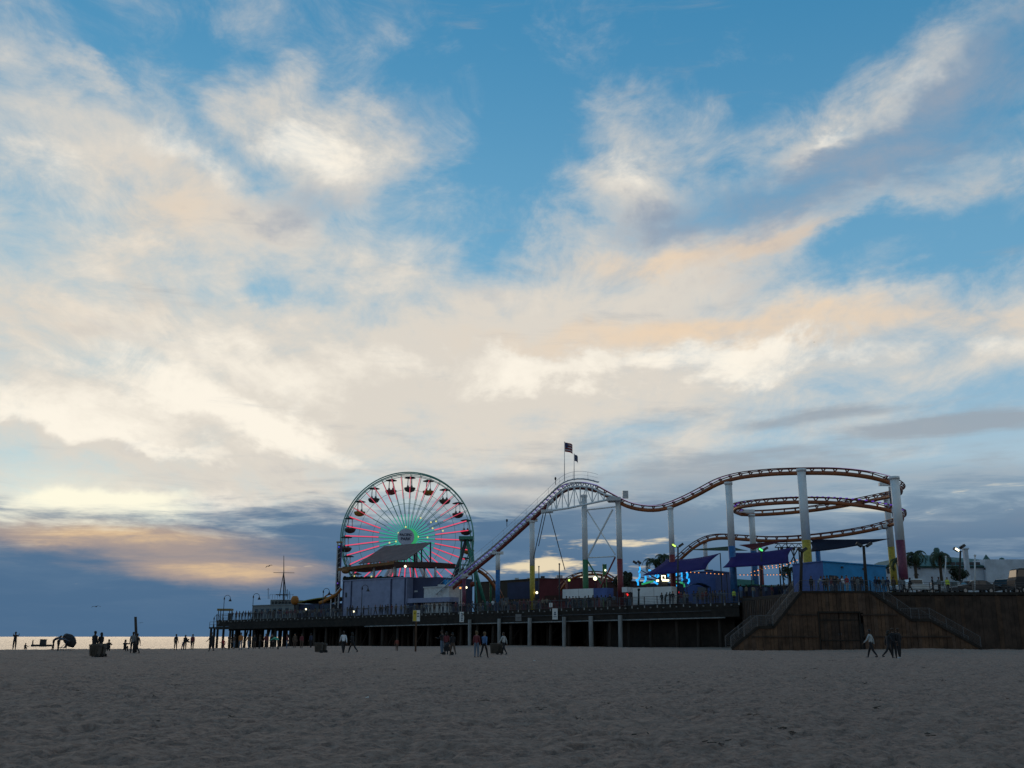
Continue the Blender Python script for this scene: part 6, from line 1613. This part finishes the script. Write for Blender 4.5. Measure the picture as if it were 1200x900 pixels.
# ------------------------------------------------------------------ things on the beach
binm = mat('bin_brown', (.065, .055, .045), .8, var=.25)
def bin_(px, Y, label, sc=1.0, lid_open=0.0):
    c = on_sand(px, 760, Y); t = thing('trash_bin', label, 'trash bin', c)
    s = sc; m = MB(); m.hexa([c + Vector((x * s, y * s, .10)) for x, y in ((-.33, -.33), (.33, -.33), (.33, .33), (-.33, .33))], [c + Vector((x * s, y * s, .98 * s)) for x, y in ((-.4, -.4), (.4, -.4), (.4, .4), (-.4, .4))]); m.build('body', binm, t)
    m = MB(); m.hexa([c + Vector((x * s, y * s, .985 * s)) for x, y in ((-.44, -.44), (.44, -.44), (.44, .44), (-.44, .44))], [c + Vector((x * s, y * s, (1.08 + lid_open * (x + .4)) * s)) for x, y in ((-.4, -.4), (.4, -.4), (.4, .4), (-.4, .4))]); m.build('lid', binm, t)
    m = MB(); m.bar(c + Vector((.40 * s, -.3 * s, .93 * s)), c + Vector((.40 * s, .3 * s, .93 * s)), .06); m.build('handle', M['dark'], t)
    for dy in (-.36, .36):
        m = MB(); m.tube([c + Vector((.32 * s, dy * s - .04, .13)), c + Vector((.32 * s, dy * s + .04, .13))], .13, 12); m.build('wheel', M['tyre'], t)
    for k in (-1, 0, 1): m = MB(); m.box(c + Vector((k * .2 * s, -.385 * s, .55 * s)), .05, .06, .7 * s); m.build('rib', binm, t)
bin_(112, 71, 'brown wheeled trash bin in front of a standing couple', .8, .1)
bin_(118.5, 71.8, 'brown wheeled trash bin with raised lid close behind the first bin', .68, .35)
bin_(373.5, 87, 'brown trash bin on open sand before the pier piles', .8)
bin_(378.5, 88, 'brown trash bin half hidden behind its neighbour before the pier piles', .72)
bin_(579, 81, 'brown trash bin left of a pair beside the concrete piles', .8)
bin_(584.5, 82, 'brown trash bin right of a pair beside the concrete piles', .78)
c = on_sand(158.8, 760, 92); t = thing('wooden_pole', 'thick dark wooden pole upright in the sand behind two people', 'pole', c)
m = MB(); tp = P(158.8, 723.5, 92); m.tube([c - Vector((0, 0, .3)), c + Vector((0, 0, 1.2)), tp], [.14, .13, .115], 10); m.build('shaft', M['wood_pile'], t, True)
m = MB(); m.tube([tp, tp + Vector((0, 0, .05))], .13, 10); m.build('cap', M['dark'], t)
# umbrella laid on its side
c = on_sand(77.5, 760, 97); t = thing('beach_umbrella', 'dark beach umbrella tilted over against the sand', 'umbrella', c)
ax = Vector((.75, -.25, .55)).normalized(); top = c + Vector((.25, 0, .95)); rgt = ax.orthogonal().normalized(); up2 = ax.cross(rgt)
for g in range(8):
    m = MB(); vs = []
    for i in range(5):
        f = i / 4
        for e in (0, 1):
            a = 2 * math.pi * (g + e) / 8; vs.append(top + (rgt * math.cos(a) + up2 * math.sin(a)) * (.78 * math.sin(f * 1.45)) + ax * (.55 * math.cos(f * 1.45) - .15))
    m.add(vs, [(2 * i, 2 * i + 1, 2 * i + 3, 2 * i + 2) for i in range(4)]); o = m.build('canopy_panel', CLO['black'], t, True); o.modifiers.new('t', 'SOLIDIFY').thickness = .012
m = MB(); m.cyl(top + ax * .48, top - ax * 1.15, .022, n=6); m.build('shaft', M['dark'], t)
c = on_sand(73, 760, 96.5); t = thing('beach_chair', 'low dark beach chair beside the tilted umbrella', 'chair', c)
m = MB(); m.box(c + Vector((0, 0, .28)), .55, .5, .05); m.build('seat', CLO['navy'], t)
m = MB(); m.hexa([c + Vector(v) for v in ((.25, -.25, .3), (.29, -.25, .3), (.29, .25, .3), (.25, .25, .3))], [c + Vector(v) for v in ((.45, -.25, .85), (.49, -.25, .85), (.49, .25, .85), (.45, .25, .85))]); m.build('backrest', CLO['navy'], t)
for dx in (-.24, .24):
    for dy in (-.22, .22): m = MB(); m.cyl(c + Vector((dx, dy, -.05)), c + Vector((dx, dy, .27)), .02, n=6); m.build('leg', M['dark'], t)
# pushchair
c = on_sand(525, 760, 76); t = thing('pushchair', 'dark pushchair pushed across the sand', 'pushchair', c)
m = MB(); m.ball(c + Vector((0, 0, .62)), .30, .26, .28, 12, 7); m.build('hood', CLO['black'], t, True)
m = MB(); m.hexa([c + Vector(v) for v in ((-.28, -.22, .3), (.2, -.22, .3), (.2, .22, .3), (-.28, .22, .3))], [c + Vector(v) for v in ((-.32, -.24, .6), (.26, -.24, .6), (.26, .24, .6), (-.32, .24, .6))]); m.build('seat', CLO['black'], t)
for s_ in (-.22, .22): m = MB(); m.bar(c + Vector((-.3, s_, .12)), c + Vector((.45, s_, 1.0)), .03); m.build('frame', M['dark'], t)
m = MB(); m.bar(c + Vector((.45, -.22, 1.0)), c + Vector((.45, .22, 1.0)), .035); m.build('handle', M['dark'], t)
for dx in (-.3, .3):
    for s_ in (-.24, .24): m = MB(); m.tube([c + Vector((dx, s_ - .02, .12)), c + Vector((dx, s_ + .02, .12))], .13, 12); m.build('wheel', M['tyre'], t)
# boat lying off the beach
bp = P(49, 757, 430); bz = -2.6; t = thing('low_boat', 'low dark boat with small box cabin out on the bright sea', 'boat', (bp.x, 430, bz))
L = 8.6; m = MB(); hull = []
for k in range(9):
    f = k / 8; w = 1.1 * math.sin(math.pi * min(1, .12 + f * .88)) ** .6; hull.append((bp.x - L / 2 + L * f, w))
vs = []; 
for x_, w in hull: vs += [(x_, 430 - w, bz + .75), (x_, 430 - w * .6, bz - .3), (x_, 430 + w * .6, bz - .3), (x_, 430 + w, bz + .75)]
fs = [(4 * k + a, 4 * k + b, 4 * k + 4 + b, 4 * k + 4 + a) for k in range(8) for a, b in ((0, 1), (1, 2), (2, 3), (3, 0))] + [(0, 3, 2, 1), (32, 33, 34, 35)]
m.add(vs, fs); m.build('hull', M['dark'], t)
m = MB(); m.box((bp.x + .4, 430, bz + 1.75), 2.2, 1.4, 2.0); m.build('cabin', M['dark'], t)
m = MB(); m.box((bp.x + .4, 430, bz + 2.82), 2.5, 1.7, .12); m.build('cabin_roof', M['dark'], t)
m = MB(); m.cyl((bp.x - 3.9, 430, bz + .7), (bp.x - 3.9, 430, bz + 2.6), .3, .22, 8); m.build('bollard', M['dark'], t)
# gulls in flight
def gull(px, py, Y, span, rz, roll, label):
    p = P(px, py, Y); t = thing('gull', label, 'bird', p, rz=rz); s = span / 2
    m = MB(); m.tube([(0, -.28 * s, 0), (0, -.22 * s, .02), (0, 0, .03), (0, .25 * s, 0), (0, .45 * s, -.01)], [.02, .09 * s, .13 * s, .08 * s, .03], 8); m.build('body', M['dark'], t, True, local=True)
    for sd in (-1, 1):
        m = MB(); pts = [(0, 0), (.35, .16 * (1 + roll * sd)), (.7, .12 + roll * sd * .3), (1, -.05 + roll * sd * .5)]; w = [.30, .30, .20, .03]; vs = []
        for (a, z), ww in zip(pts, w): vs += [(sd * a * s, -ww * s / 2, z * s), (sd * a * s, ww * s / 2 + a * .12 * s, z * s)]
        m.add(vs, [(2 * k, 2 * k + 1, 2 * k + 3, 2 * k + 2) for k in range(3)]); o = m.build('wing', M['dark'], t, local=True); o.modifiers.new('t', 'SOLIDIFY').thickness = .03
    m = MB(); m.ball((0, -.32 * s, .03), .07 * s); m.build('head', M['dark'], t, True, local=True)
gull(315.3, 663.5, 110, .85, .9, .55, 'banking gull flying left of the harbour mast')
gull(112.5, 711, 150, 1.3, .1, .1, 'gull gliding low above the sea by the trash bin couple')
gull(165, 730, 190, .8, .2, .1, 'tiny gull gliding beside the thick wooden pole')
gull(455.5, 621.3, 120, .3, .4, .3, 'tiny dark bird flying before the ferris wheel spokes')
gull(954, 401, 300, .55, .4, .2, 'tiny bird high above the helix')
